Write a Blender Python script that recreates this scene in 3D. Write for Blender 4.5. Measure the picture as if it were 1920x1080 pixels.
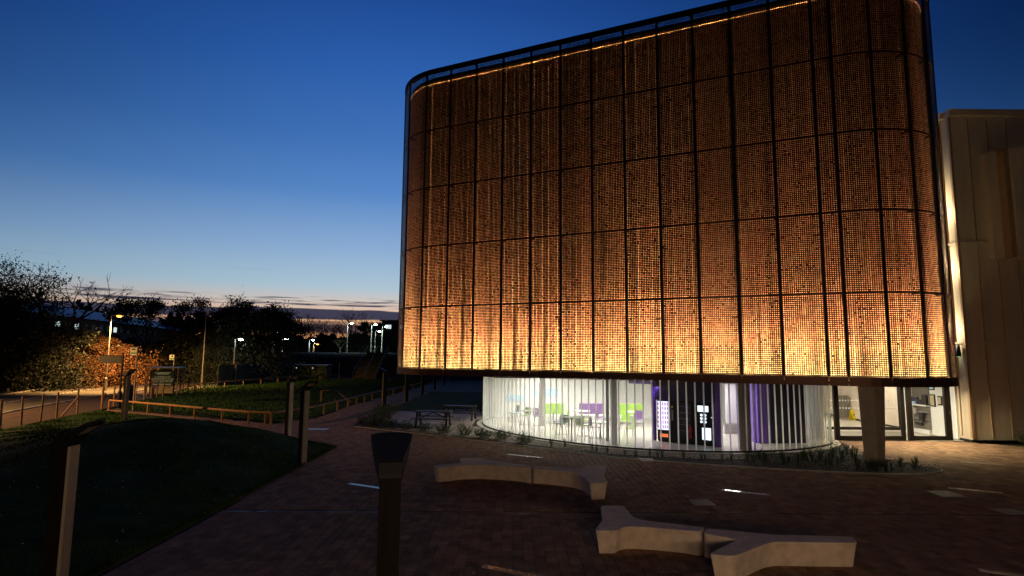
import bpy, math, random
import numpy as np
from mathutils import Vector, Matrix
R = random.Random(7)
rad = math.radians
C = bpy.context.scene.collection
for o in list(bpy.data.objects):
    bpy.data.objects.remove(o)
scn = bpy.context.scene

# ------------------------------------------------------------------ camera
PITCH, ROLL, EYE, FPX = 0.113785, 0.00836, 3.8, 1108.21
cam_d = bpy.data.cameras.new('camera')
cam = bpy.data.objects.new('camera', cam_d)
C.objects.link(cam)
cam_d.sensor_width = 36
cam_d.lens = FPX / 1920 * 36
cam_d.clip_start = .05
cam_d.clip_end = 3000
_c, _s, _cr, _sr = math.cos(PITCH), math.sin(PITCH), math.cos(ROLL), math.sin(ROLL)
right0, up0, fwd = Vector((1, 0, 0)), Vector((0, -_s, _c)), Vector((0, _c, _s))
rx, ux = right0 * _cr + up0 * _sr, up0 * _cr - right0 * _sr
M = Matrix((rx, ux, -fwd)).transposed().to_4x4()
M.translation = Vector((0, 0, EYE))
cam.matrix_world = M
scn.camera = cam


def G(u, v, z=0.0):
    """ground point (world metres) seen at a measured place of the photograph (1920 wide)"""
    a, b = (u - 960) / FPX, (v - 540) / FPX
    x, y = a * _cr + b * _sr, -a * _sr + b * _cr
    d = (x, _c + y * _s, _s - y * _c)
    t = (z - EYE) / d[2]
    return Vector((d[0] * t, d[1] * t, z))


def AT(u, v, Y):
    a, b = (u - 960) / FPX, (v - 540) / FPX
    x, y = a * _cr + b * _sr, -a * _sr + b * _cr
    d = (x, _c + y * _s, _s - y * _c)
    t = Y / d[1]
    return Vector((d[0] * t, Y, EYE + d[2] * t))


# ------------------------------------------------------------------ view
scn.view_settings.view_transform = 'Standard'
scn.view_settings.look = 'None'
scn.view_settings.exposure = 0
scn.view_settings.gamma = 1
scn.view_settings.use_curve_mapping = False
try:
    scn.cycles.use_denoising = True
    scn.cycles.max_bounces = 7
    scn.cycles.diffuse_bounces = 3
    scn.cycles.glossy_bounces = 3
    scn.cycles.transparent_max_bounces = 12
    scn.cycles.sample_clamp_indirect = 4
    scn.cycles.blur_glossy = 1
except Exception:
    pass


def lin(r, g, b):
    f = lambda c: c / 12.92 if c <= .04045 else ((c + .055) / 1.055) ** 2.4
    return (f(r / 255), f(g / 255), f(b / 255), 1)


# ------------------------------------------------------------------ sky (dusk, sun already set)
W = bpy.data.worlds.new('World')
scn.world = W
W.use_nodes = True
nt = W.node_tree
N, L = nt.nodes, nt.links
N.clear()


def nd(t, **k):
    n = N.new(t)
    for a, b in k.items():
        setattr(n, a, b)
    return n


def mth(op, a=None, b=None, c=None, clamp=False, nodes=None, links=None):
    nodes, links = nodes or N, links or L
    n = nodes.new('ShaderNodeMath')
    n.operation = op
    n.use_clamp = clamp
    for i, x in enumerate((a, b, c)):
        if x is None:
            continue
        if isinstance(x, (int, float)):
            n.inputs[i].default_value = x
        else:
            links.new(x, n.inputs[i])
    return n.outputs[0]


tc = nd('ShaderNodeTexCoord')
sep = nd('ShaderNodeSeparateXYZ')
L.new(tc.outputs['Generated'], sep.inputs[0])
az = mth('ARCTAN2', sep.outputs[0], sep.outputs[1])
el = mth('ARCSINE', sep.outputs[2])
ramp = nd('ShaderNodeValToRGB')
eld = mth('MULTIPLY', el, 180 / math.pi / 90, clamp=True)   # 0..1 = 0..90 degrees
L.new(eld, ramp.inputs[0])
stops = [(0.0, (150, 84, 52)), (1.8, (216, 150, 102)), (3.2, (236, 182, 140)), (4.6, (214, 196, 184)), (6.2, (172, 196, 211)),
         (10, (138, 172, 211)), (15, (88, 136, 199)), (20, (64, 114, 184)), (26, (44, 95, 172)), (32, (30, 74, 148)),
         (42, (24, 50, 106)), (90, (16, 28, 62))]
cr = ramp.color_ramp
while len(cr.elements) < len(stops):
    cr.elements.new(.5)
for e, (p, c) in zip(cr.elements, stops):
    e.position = p / 90
    e.color = lin(*c)
# darker away from the afterglow
dz = mth('COSINE', mth('SUBTRACT', az, rad(-9)))
kel = mth('MULTIPLY_ADD', mth('DIVIDE', mth('SUBTRACT', el, rad(8)), rad(17), clamp=True), -3.4, -2.2)
fall = mth('EXPONENT', mth('MULTIPLY', mth('MULTIPLY', mth('SUBTRACT', 1.0, dz), mth('COSINE', el)), kel))
lo = nd('ShaderNodeMix', data_type='RGBA', blend_type='MULTIPLY')
lo.inputs[0].default_value = 1
tint = nd('ShaderNodeCombineColor')
L.new(mth('POWER', fall, 1.25), tint.inputs[0])
L.new(fall, tint.inputs[1])
L.new(mth('POWER', fall, .85), tint.inputs[2])
L.new(ramp.outputs[0], lo.inputs[6])
L.new(tint.outputs[0], lo.inputs[7])
# layered evening cloud near the horizon
elx = mth('MULTIPLY', el, 180 / math.pi)
vec = nd('ShaderNodeCombineXYZ')
L.new(mth('MULTIPLY', az, 3.2), vec.inputs[0])
L.new(mth('MULTIPLY', elx, 1.55), vec.inputs[1])
vec.inputs[2].default_value = 3.3
nz = nd('ShaderNodeTexNoise')
nz.inputs['Scale'].default_value = 1.0
nz.inputs['Detail'].default_value = 7
nz.inputs['Roughness'].default_value = .55
L.new(vec.outputs[0], nz.inputs['Vector'])
vec2 = nd('ShaderNodeCombineXYZ')
L.new(mth('MULTIPLY', az, 14), vec2.inputs[0])
L.new(mth('MULTIPLY', elx, 4.2), vec2.inputs[1])
nz2 = nd('ShaderNodeTexNoise')
nz2.inputs['Scale'].default_value = 1.0
nz2.inputs['Detail'].default_value = 5
L.new(vec2.outputs[0], nz2.inputs['Vector'])


def band(centre, half, soft, gain):
    # wavy horizontal band
    wob = mth('MULTIPLY', mth('SUBTRACT', nz.outputs[0], .5), 1.1)
    d = mth('ABSOLUTE', mth('SUBTRACT', mth('ADD', elx, wob), centre))
    m = mth('DIVIDE', mth('SUBTRACT', half + soft, d), soft, clamp=True)
    return mth('MULTIPLY', m, gain, clamp=True)


b1 = band(3.6, .36, .06, 1.0)
b2 = mth('MULTIPLY', band(4.45, .10, .12, 1.0), mth('MULTIPLY', mth('SUBTRACT', nz2.outputs[0], .36), 6, clamp=True))
b3 = mth('MULTIPLY', band(4.95, .16, .16, .85), mth('MULTIPLY', mth('SUBTRACT', nz2.outputs[0], .48), 7, clamp=True))
b4 = band(2.35, .32, .15, .9)
b5 = mth('MULTIPLY', band(2.9, .12, .12, .7), mth('MULTIPLY', mth('SUBTRACT', nz2.outputs[0], .42), 7, clamp=True))
b6 = mth('MULTIPLY', band(7.6, .05, .1, .22), mth('MULTIPLY', mth('SUBTRACT', nz.outputs[0], .5), 6, clamp=True))
cl = b1
for b in (b2, b3, b4, b5, b6):
    cl = mth('MAXIMUM', cl, b)
ccol = nd('ShaderNodeMix', data_type='RGBA')
ccol.inputs[6].default_value = lin(54, 44, 66)
ccol.inputs[7].default_value = lin(66, 68, 88)
L.new(mth('DIVIDE', elx, 6, clamp=True), ccol.inputs[0])
cm = nd('ShaderNodeMix', data_type='RGBA')
L.new(cl, cm.inputs[0])
L.new(lo.outputs[2], cm.inputs[6])
L.new(ccol.outputs[2], cm.inputs[7])
# below the horizon: dark land
blw = nd('ShaderNodeMix', data_type='RGBA')
L.new(mth('GREATER_THAN', sep.outputs[2], -.002), blw.inputs[0])
blw.inputs[6].default_value = (.004, .004, .004, 1)
L.new(cm.outputs[2], blw.inputs[7])
bg = nd('ShaderNodeBackground')
L.new(blw.outputs[2], bg.inputs[0])
bg.inputs[1].default_value = 1.0
sky = nd('ShaderNodeTexSky', sky_type='NISHITA')
sky.sun_disc = False
sky.sun_elevation = rad(-3)
sky.sun_rotation = rad(-17)
bg2 = nd('ShaderNodeBackground')
L.new(sky.outputs[0], bg2.inputs[0])
bg2.inputs[1].default_value = .006
addw = nd('ShaderNodeAddShader')
out = nd('ShaderNodeOutputWorld')
L.new(bg.outputs[0], addw.inputs[0])
L.new(bg2.outputs[0], addw.inputs[1])
L.new(addw.outputs[0], out.inputs[0])


# ================================================================== helpers
def mat(name, col, rough=.6, metal=0.0, var=.15, scale=4.0, bump=0.0, bscale=30, spec=.5, rnd=0.0, emis=None, estr=0, col2=None, stretch=None):
    m = bpy.data.materials.new(name)
    m.use_nodes = True
    n, l = m.node_tree.nodes, m.node_tree.links
    b = n['Principled BSDF']
    b.inputs['Roughness'].default_value = rough
    b.inputs['Metallic'].default_value = metal
    b.inputs['Specular IOR Level'].default_value = spec
    t = n.new('ShaderNodeTexCoord')
    src = t.outputs['Object']
    if stretch:
        mp = n.new('ShaderNodeMapping')
        mp.inputs['Scale'].default_value = stretch
        l.new(src, mp.inputs[0])
        src = mp.outputs[0]
    nz = n.new('ShaderNodeTexNoise')
    nz.inputs['Scale'].default_value = scale
    nz.inputs['Detail'].default_value = 6
    nz.inputs['Roughness'].default_value = .65
    l.new(src, nz.inputs['Vector'])
    mx = n.new('ShaderNodeMix')
    mx.data_type = 'RGBA'
    c2 = col2 or tuple(min(1, c * (1 + var)) for c in col)
    c1 = col if col2 else tuple(c * (1 - var) for c in col)
    mx.inputs[6].default_value = (*c1, 1)
    mx.inputs[7].default_value = (*c2, 1)
    k = n.new('ShaderNodeMapRange')
    k.inputs[1].default_value = .32
    k.inputs[2].default_value = .68
    l.new(nz.outputs[0], k.inputs[0])
    l.new(k.outputs[0], mx.inputs[0])
    cs = mx.outputs[2]
    if rnd:
        oi = n.new('ShaderNodeObjectInfo')
        hs = n.new('ShaderNodeHueSaturation')
        mr = n.new('ShaderNodeMapRange')
        mr.inputs[3].default_value = 1 - rnd
        mr.inputs[4].default_value = 1 + rnd
        l.new(oi.outputs['Random'], mr.inputs[0])
        l.new(mr.outputs[0], hs.inputs['Value'])
        l.new(cs, hs.inputs['Color'])
        cs = hs.outputs[0]
    l.new(cs, b.inputs['Base Color'])
    rr = n.new('ShaderNodeMapRange')
    rr.inputs[3].default_value = max(0, rough - .08)
    rr.inputs[4].default_value = min(1, rough + .08)
    l.new(nz.outputs[0], rr.inputs[0])
    l.new(rr.outputs[0], b.inputs['Roughness'])
    if bump:
        nb = n.new('ShaderNodeTexNoise')
        nb.inputs['Scale'].default_value = bscale
        nb.inputs['Detail'].default_value = 4
        l.new(src, nb.inputs['Vector'])
        bp = n.new('ShaderNodeBump')
        bp.inputs['Strength'].default_value = bump
        bp.inputs['Distance'].default_value = .02
        l.new(nb.outputs[0], bp.inputs['Height'])
        l.new(bp.outputs[0], b.inputs['Normal'])
    if emis:
        b.inputs['Emission Color'].default_value = (*emis, 1)
        b.inputs['Emission Strength'].default_value = estr
    return m


class MB:
    def __init__(s):
        s.v, s.f, s.n = [], [], 0
        s.att = []

    def add(s, vs, fs):
        k = s.n
        s.v.extend(tuple(p) for p in vs)
        s.f.extend(tuple(i + k for i in f) for f in fs)
        s.n = len(s.v)
        return s

    def box(s, c, size, rz=0, M=None):
        hx, hy, hz = size[0] / 2, size[1] / 2, size[2] / 2
        vs = [Vector((x * hx, y * hy, z * hz)) for z in (-1, 1) for y in (-1, 1) for x in (-1, 1)]
        m = M or Matrix.Rotation(rz, 3, 'Z')
        c = Vector(c)
        return s.add([c + m @ v for v in vs], [(0, 2, 3, 1), (4, 5, 7, 6), (0, 1, 5, 4), (2, 6, 7, 3), (0, 4, 6, 2), (1, 3, 7, 5)])

    def beam(s, a, b, w, h, up=(0, 0, 1)):
        a, b = Vector(a), Vector(b)
        d = (b - a)
        ln = d.length
        d.normalize()
        u = Vector(up)
        x = d.cross(u)
        if x.length < 1e-4:
            x = Vector((1, 0, 0))
        x.normalize()
        z = x.cross(d)
        m = Matrix((x, d, z)).transposed()
        return s.box((a + b) / 2, (w, ln, h), M=m)

    def prism(s, pts, z0, z1, inset=None):
        n = len(pts)
        lo = inset or pts
        vs = [(p[0], p[1], z0) for p in lo] + [(p[0], p[1], z1) for p in pts]
        fs = [tuple(range(n - 1, -1, -1)), tuple(range(n, 2 * n))] + [(i, (i + 1) % n, n + (i + 1) % n, n + i) for i in range(n)]
        return s.add(vs, fs)

    def tube(s, path, r, k=6, cap=True):
        path = [Vector(p) for p in path]
        rs = r if isinstance(r, (list, tuple)) else [r] * len(path)
        rings = []
        for i, p in enumerate(path):
            d = (path[min(i + 1, len(path) - 1)] - path[max(i - 1, 0)]).normalized()
            a = d.cross(Vector((0, 0, 1)))
            if a.length < .05:
                a = d.cross(Vector((0, 1, 0)))
            a.normalize()
            b = d.cross(a)
            rings.append([p + (a * math.cos(t) + b * math.sin(t)) * rs[i] for t in [2 * math.pi * j / k for j in range(k)]])
        vs = [q for rg in rings for q in rg]
        fs = [(i * k + j, i * k + (j + 1) % k, (i + 1) * k + (j + 1) % k, (i + 1) * k + j) for i in range(len(path) - 1) for j in range(k)]
        if cap:
            fs += [tuple(range(k - 1, -1, -1)), tuple((len(path) - 1) * k + j for j in range(k))]
        return s.add(vs, fs)

    def lathe(s, prof, c=(0, 0, 0), k=20):
        vs = [(c[0] + r * math.cos(2 * math.pi * j / k), c[1] + r * math.sin(2 * math.pi * j / k), c[2] + z) for r, z in prof for j in range(k)]
        fs = [(i * k + j, i * k + (j + 1) % k, (i + 1) * k + (j + 1) % k, (i + 1) * k + j) for i in range(len(prof) - 1) for j in range(k)]
        fs += [tuple(range(k - 1, -1, -1)), tuple((len(prof) - 1) * k + j for j in range(k))]
        return s.add(vs, fs)


def mesh_from(name, mb, m, smooth=False):
    me = bpy.data.meshes.new(name)
    me.from_pydata(mb.v, [], mb.f)
    if m:
        me.materials.append(m)
    if smooth:
        me.polygons.foreach_set('use_smooth', [True] * len(me.polygons))
    me.update()
    return me


def obj(name, mb, m, parent=None, world=False, smooth=False, kind=None, label=None, bevel=0, me=None):
    me = me or mesh_from(name, mb, m, smooth)
    if world and parent is not None:
        p = parent
        off = Vector()
        while p:
            off += p.location
            p = p.parent
        me.transform(Matrix.Translation(-off))
    o = bpy.data.objects.new(name, me)
    C.objects.link(o)
    o.parent = parent
    if kind:
        o['kind'] = kind
    if label:
        o['label'] = label
    if bevel:
        b = o.modifiers.new('bevel', 'BEVEL')
        b.width = bevel
        b.segments = 2
        b.limit_method = 'ANGLE'
        b.angle_limit = rad(40)
    return o


def tag(o, label, cat, group=None):
    o['label'] = label
    o['category'] = cat
    if group:
        o['group'] = group
    return o


def thing(name, label, cat, loc=(0, 0, 0), rz=0, group=None):
    o = bpy.data.objects.new(name, None)
    C.objects.link(o)
    o.empty_display_size = .2
    o.location = loc
    o.rotation_euler = (0, 0, rz)
    return tag(o, label, cat, group)


def dup(root, loc, rz, label, group=None):
    r = root.copy()
    C.objects.link(r)
    r.location = loc
    r.rotation_euler = (0, 0, rz)
    r['label'] = label
    if group:
        r['group'] = group
    for ch in list(root.children):
        c = ch.copy()
        C.objects.link(c)
        c.parent = r
        for g in list(ch.children):
            d = g.copy()
            C.objects.link(d)
            d.parent = c
    return r


def area(name, loc, size, power, col, rot=(0, 0, 0), spread=180, parent=None, shape='RECTANGLE'):
    d = bpy.data.lights.new(name, 'AREA')
    d.shape = shape
    d.size = size[0]
    if shape == 'RECTANGLE':
        d.size_y = size[1]
    d.energy = power
    d.color = col
    d.spread = rad(spread)
    o = bpy.data.objects.new(name, d)
    C.objects.link(o)
    o.location = loc
    o.rotation_euler = rot
    if parent:
        o.parent = parent
    return o


def spot(name, loc, power, col, size=150, blend=.6, radius=.1, rot=(0, 0, 0)):
    d = bpy.data.lights.new(name, 'SPOT')
    d.energy = power
    d.color = col
    d.spot_size = rad(size)
    d.spot_blend = blend
    d.shadow_soft_size = radius
    o = bpy.data.objects.new(name, d)
    C.objects.link(o)
    o.location = loc
    o.rotation_euler = rot
    return o


def catmull(pts, n=8, closed=False):
    P = [Vector(p) for p in pts]
    out = []
    m = len(P)
    for i in range(m if closed else m - 1):
        p0, p1, p2, p3 = (P[(i - 1) % m], P[i], P[(i + 1) % m], P[(i + 2) % m]) if closed else (P[max(i - 1, 0)], P[i], P[i + 1], P[min(i + 2, m - 1)])
        for j in range(n):
            t = j / n
            out.append(.5 * ((2 * p1) + (p2 - p0) * t + (2 * p0 - 5 * p1 + 4 * p2 - p3) * t * t + (3 * p1 - p0 - 3 * p2 + p3) * t ** 3))
    if not closed:
        out.append(P[-1])
    return out


def resample(path, step):
    out = [path[0]]
    acc = 0
    for a, b in zip(path, path[1:]):
        d = (b - a).length
        while acc + d >= step:
            t = (step - acc) / d
            a = a.lerp(b, t)
            out.append(a)
            d = (b - a).length
            acc = 0
        acc += d
    return out


def inpoly(x, y, poly):
    c = False
    j = len(poly) - 1
    for i in range(len(poly)):
        xi, yi, xj, yj = poly[i][0], poly[i][1], poly[j][0], poly[j][1]
        if (yi > y) != (yj > y) and x < (xj - xi) * (y - yi) / (yj - yi) + xi:
            c = not c
        j = i
    return c


def text(name, s, size, loc, rot, m, parent=None, align='CENTER', ext=.002):
    cu = bpy.data.curves.new(name, 'FONT')
    cu.body = s
    cu.size = size
    cu.align_x = align
    cu.align_y = 'CENTER'
    cu.extrude = ext
    cu.materials.append(m)
    o = bpy.data.objects.new(name, cu)
    C.objects.link(o)
    bpy.context.view_layer.update()
    me = bpy.data.meshes.new_from_object(o.evaluated_get(bpy.context.evaluated_depsgraph_get()))
    bpy.data.objects.remove(o)
    o = bpy.data.objects.new(name, me)
    C.objects.link(o)
    o.location = loc
    o.rotation_euler = rot
    o.parent = parent
    return o


# ================================================================== materials
m_soil = mat('soil', (.035, .027, .02), .95, var=.4, scale=3, bump=.6, bscale=12)
m_earth = mat('dark_earth', (.02, .024, .014), .95, var=.5, scale=.5)
m_asphalt = mat('asphalt', (.10, .092, .075), .85, spec=.12, var=.3, scale=.9, bump=.3, bscale=60)
m_footway = mat('footway', (.07, .05, .04), .9, spec=.1, var=.25, scale=2, bump=.3, bscale=40)
m_kerb = mat('kerb_stone', (.30, .27, .23), .8, var=.2, scale=6)
m_paint = mat('white_paint', (.7, .68, .6), .7, var=.25, scale=9)
m_joint = mat('joint_sand', (.012, .010, .008), .95, var=.3)
m_slab = mat('clay_paver', (.24, .145, .092), .85, var=.38, scale=2.6, bump=.35, bscale=55, spec=.12)
m_terrace = mat('terrace_slab', (.30, .24, .19), .75, var=.18, scale=3, bump=.2, bscale=40, rnd=.15)
m_grass = mat('grass', (.030, .060, .014), .95, spec=.05, var=.5, scale=1.2, bump=.8, bscale=14)
m_blade = mat('grass_blade', (.034, .078, .014), .9, spec=.1, var=.5, scale=.8)
m_leaf = mat('dark_leaf', (.018, .024, .010), .8, var=.5, scale=.6, rnd=.3)
m_leaf_o = mat('autumn_leaf', (.17, .075, .025), .8, var=.5, scale=.7, rnd=.2)
m_leaf_g = mat('green_leaf', (.05, .10, .02), .8, var=.4, scale=.7)
m_bark = mat('bark', (.05, .038, .028), .9, var=.3, scale=5)
m_barkpale = mat('pale_bark', (.20, .18, .12), .85, var=.25, scale=4)
m_bench = mat('cast_stone', (.68, .56, .47), .82, var=.2, scale=4, bump=.3, bscale=160)
m_skin = mat('bronze_screen', (.035, .015, .010), .5, .35, var=.15, scale=1.2)
m_frame = mat('dark_frame', (.018, .012, .010), .5, .6, var=.2, scale=3)
m_skirt = mat('skirt_panel', (.13, .06, .04), .45, .5, var=.15, scale=2)
m_fin = mat('pale_fin', (.85, .66, .42), .5, .0, var=.05)
m_inner = mat('gold_cladding', (.70, .30, .22), .6, .0, scale=5.5, col2=(.64, .64, .36))
m_soffit = mat('soffit', (.05, .045, .04), .6, var=.1)
m_clad = mat('beige_cladding', (.68, .58, .46), .6, .0, var=.12, scale=1.5, stretch=(1, 1, .25))
m_clad_edge = mat('cladding_seam', (.50, .33, .20), .5, .3, var=.1)
m_conc = mat('concrete', (.27, .225, .175), .85, var=.15, scale=3, bump=.3, bscale=50)
m_white = mat('white_wall', (.80, .80, .77), .7, var=.03)
m_floor = mat('pale_floor', (.62, .57, .49), .25, var=.05)
m_mat = mat('entrance_mat', (.17, .155, .125), .9, var=.1, scale=20)
m_purple = mat('purple_paint', (.20, .10, .52), .5, var=.06)
m_dkpurple = mat('dark_panel', (.035, .025, .06), .4, var=.2)
m_black = mat('black_metal', (.012, .012, .013), .4, .3, var=.2)
m_grey = mat('grey_column', (.36, .33, .30), .7, var=.08, scale=6)
m_green = mat('lime_plastic', (.34, .60, .06), .4, var=.05)
m_violet = mat('violet_plastic', (.16, .06, .25), .4, var=.05)
m_bluep = mat('pale_blue_plastic', (.45, .68, .85), .4, var=.05)
m_wood = mat('timber', (.26, .15, .07), .8, var=.3, scale=3, stretch=(6, 6, .8), bump=.4)
m_rail = mat('rail_timber', (.34, .17, .07), .75, var=.3, scale=4, bump=.3)
m_post = mat('lamp_timber', (.012, .008, .006), .8, spec=.15, var=.3, scale=2, stretch=(8, 8, .6), bump=.3, bscale=20)
m_alu = mat('lamp_aluminium', (.34, .27, .21), .5, .1, var=.1, scale=3)
m_plate = mat('lamp_head_metal', (.014, .014, .016), .6, .0, spec=.2, var=.15)
m_steel = mat('steel', (.55, .55, .55), .22, 1.0, var=.08, scale=8)
m_polish = mat('polished_strip', (.85, .83, .8), .12, 1.0, var=.05, scale=3)
m_galv = mat('galvanised', (.35, .34, .31), .5, .6, var=.15)
m_table = mat('picnic_timber', (.028, .020, .020), .55, var=.3, scale=4, stretch=(.6, 6, 6), bump=.3)
m_gravel = mat('pale_gravel', (.38, .34, .28), .9, var=.5, scale=26, bump=1, bscale=60)
m_stone = mat('kerb_pale', (.55, .52, .45), .7, var=.12, scale=8)
m_brick = mat('far_brick', (.10, .06, .045), .85, var=.2)
m_roof = mat('far_roof', (.16, .17, .2), .45, .3, var=.15)
m_shed = mat('shed_green', (.035, .06, .03), .7, var=.25)
m_yellow = mat('yellow_plastic', (.85, .68, .01), .4, var=.03)
m_red = mat('red_plastic', (.6, .03, .02), .5, var=.05)
m_poster = mat('poster_green', (.02, .075, .06), .5, var=.25, scale=2)
m_posterpale = mat('poster_pale', (.5, .42, .26), .6, var=.2, scale=2)
m_glow_w = mat('lamp_white', (.8, .9, .85), .5, emis=(.80, 1, .93), estr=90)
m_glow_a = mat('lamp_amber', (.9, .6, .3), .5, emis=(1, .34, .05), estr=7)
m_glow_ceiling = mat('ceiling_light_glow', (.9, .9, .85), .5, emis=(1, .93, .80), estr=4)
m_led = mat('led_strip', (.9, .6, .3), .5, emis=(1, .5, .16), estr=5)
WARMB = (1, .68, .40)
REARW = 74
m_win = mat('lit_window', (.7, .8, .75), .5, emis=(.75, .95, .9), estr=.8)
m_vend = mat('vending_glow', (.8, .8, .9), .5, emis=(.70, .72, 1), estr=1.6)
m_screen = mat('screen_glow', (.7, .8, .9), .5, emis=(.75, .9, 1), estr=1.6)
m_orange_glow = mat('orange_glow', (.8, .3, .1), .5, emis=(1, .2, .06), estr=.9)
m_can = mat('drinks_mixed', (.35, .10, .22), .4, var=.5, scale=14, emis=(.6, .3, .55), estr=.5, col2=(.7, .7, .9))


def glass(name, tr, diff, gl, rough=.05, tint=(1, 1, 1)):
    m = bpy.data.materials.new(name)
    m.use_nodes = True
    n, l = m.node_tree.nodes, m.node_tree.links
    n.clear()
    o = n.new('ShaderNodeOutputMaterial')
    t = n.new('ShaderNodeBsdfTransparent')
    t.inputs[0].default_value = (*[c * tr for c in tint], 1)
    g = n.new('ShaderNodeBsdfGlossy')
    g.inputs[0].default_value = (gl, gl, gl, 1)
    g.inputs[1].default_value = rough
    a = n.new('ShaderNodeAddShader')
    l.new(t.outputs[0], a.inputs[0])
    l.new(g.outputs[0], a.inputs[1])
    last = a
    if diff:
        d = n.new('ShaderNodeBsdfTranslucent')
        tcn = n.new('ShaderNodeTexCoord')
        mp = n.new('ShaderNodeMapping')
        mp.inputs['Scale'].default_value = (9, 9, .8)
        nzn = n.new('ShaderNodeTexNoise')
        nzn.inputs['Scale'].default_value = 2
        mrn = n.new('ShaderNodeMix')
        mrn.data_type = 'RGBA'
        mrn.inputs[6].default_value = (diff * .7, diff * .74, diff * .68, 1)
        mrn.inputs[7].default_value = (diff, diff, diff * .94, 1)
        l.new(tcn.outputs['Object'], mp.inputs[0])
        l.new(mp.outputs[0], nzn.inputs['Vector'])
        l.new(nzn.outputs[0], mrn.inputs[0])
        l.new(mrn.outputs[2], d.inputs[0])
        b = n.new('ShaderNodeAddShader')
        l.new(a.outputs[0], b.inputs[0])
        l.new(d.outputs[0], b.inputs[1])
        last = b
    l.new(last.outputs[0], o.inputs[0])
    return m


m_glass = glass('clear_glass', .90, 0, .04)
m_glass_t = glass('textured_glass', .76, .25, .05, .2, (1, 1, .97))
m_glass_f = glass('glass_flange', .12, 1.0, .06, .2)

# ================================================================== ground, terrain, roads
def sstep(t):
    t = min(1, max(0, t))
    return t * t * (3 - 2 * t)


def terr(x, y):
    h = 4.15 * sstep((y - 92.5) / 8) * sstep((x + 50) / 9)
    h += 2.2 * sstep((y - 66 - (x + 50) * .15) / 40) * sstep((-x - 52) / 22)
    return h - .06


def grid_mesh(xs, ys, f):
    mb = MB()
    vs = [(x, y, f(x, y)) for y in ys for x in xs]
    k = len(xs)
    fs = [(j * k + i, j * k + i + 1, (j + 1) * k + i + 1, (j + 1) * k + i) for j in range(len(ys) - 1) for i in range(k - 1)]
    return mb.add(vs, fs)


xs = list(np.linspace(-900, -120, 12)) + list(np.arange(-116, 60, 3.0)) + list(np.linspace(66, 900, 12))
ys = list(np.linspace(-60, 60, 8)) + list(np.arange(64, 130, 1.6)) + list(np.linspace(140, 1500, 12))
obj('ground', grid_mesh(xs, ys, terr), m_earth, kind='structure', smooth=True)

# road: kerb line and far edge measured on the ground plane
rr_ = [Vector((-24.5, 18, 0))] + [G(u, v) for u, v in ((0, 777), (100, 758), (190, 743), (280, 730), (345, 716), (395, 704))]
rl_ = [Vector((-34.5, 17, 0))] + [G(u, v) for u, v in ((0, 741), (60, 733), (130, 723), (200, 715), (280, 707), (340, 699))]
rr_.append(rr_[-1] + (rr_[-1] - rr_[-2]) * 2.5)
rl_.append(rl_[-1] + (rl_[-1] - rl_[-2]) * 1.6)
kr, klf = catmull(rr_, 6), catmull(rl_, 6)
n_ = min(len(kr), len(klf))
mb = MB()
mb.add([(p.x, p.y, -.02) for p in kr[:n_]] + [(p.x, p.y, -.02) for p in klf[:n_]], [(i, i + 1, n_ + i + 1, n_ + i) for i in range(n_ - 1)])
road = obj('road', mb, m_asphalt, kind='structure')
kb = MB()
for path, s in ((kr, 1), (klf, -1)):
    for a, b in zip(path[:-1], path[1:]):
        kb.beam((a.x + s * .07, a.y, .02), (b.x + s * .07, b.y, .02), .14, .16)
obj('kerb', kb, m_kerb, kind='structure')
lm = MB()
for i in range(0, n_ - 2):
    a, b = kr[i].lerp(klf[i], .5), kr[i + 1].lerp(klf[i + 1], .5)
    for t0, t1 in ((.0, .35), (.55, .9)):
        p, q = a.lerp(b, t0), a.lerp(b, t1)
        lm.beam((p.x, p.y, -.015), (q.x, q.y, -.015), .12, .003)
obj('lane_marking', lm, m_paint, road)

# footway between the stake fence and the road kerb
fw_in = [Vector((-20.5, 17, 0)), Vector((-24.3, 28.6, 0)), Vector((-25.6, 33, 0)), Vector((-27.2, 40.2, 0)), Vector((-29, 46.5, 0)), Vector((-33.8, 61, 0)), Vector((-38, 74, 0))]
fi = catmull(fw_in, 6)
fo = [p + Vector((.16, 0, 0)) for p in kr]
k_ = min(len(fi), len(fo))
mb = MB()
mb.add([(p.x, p.y, .03) for p in fi[:k_]] + [(p.x, p.y, .03) for p in fo[:k_]], [(i, i + 1, k_ + i + 1, k_ + i) for i in range(k_ - 1)])
obj('footway', mb, m_footway, kind='structure')

# ---- plaza of clay slabs laid in rows
bed_front = [Vector(p) for p in ((-8.25, 31.85, 0), (-4.03, 28.94, 0), (.95, 25.3, 0), (3.6, 23.1, 0), (6.54, 21.75, 0), (9.6, 20.7, 0), (12.2, 20.15, 0), (14.0, 20.3, 0), (14.85, 20.95, 0), (14.6, 22.0, 0), (13.9, 24.2, 0), (14.7, 26.2, 0))]
bed_curve = catmull(bed_front, 8)
plaza_poly = [(-7.0, 3.5), (-7.15, 24.94), (-16.95, 33.73), (-24.0, 37.74), (-26.2, 39.0), (-26.8, 40.15), (-12.98, 32.75), (-11.7, 36), (-11.85, 45.6), (-11.2, 61), (-8.0, 61), (-8.5, 46), (-8.6, 33)] \
    + [(p.x, p.y) for p in bed_curve] + [(15.2, 28.05), (21.3, 28.05), (21.3, 27.5), (22.3, 27.0), (24.4, 24.3), (30, 23.0), (30, 3.5)]
base = MB()
base.add([(x, y, -.022) for x, y in plaza_poly], [tuple(range(len(plaza_poly)))])
plaza = obj('plaza', base, m_joint, kind='structure')


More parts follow.
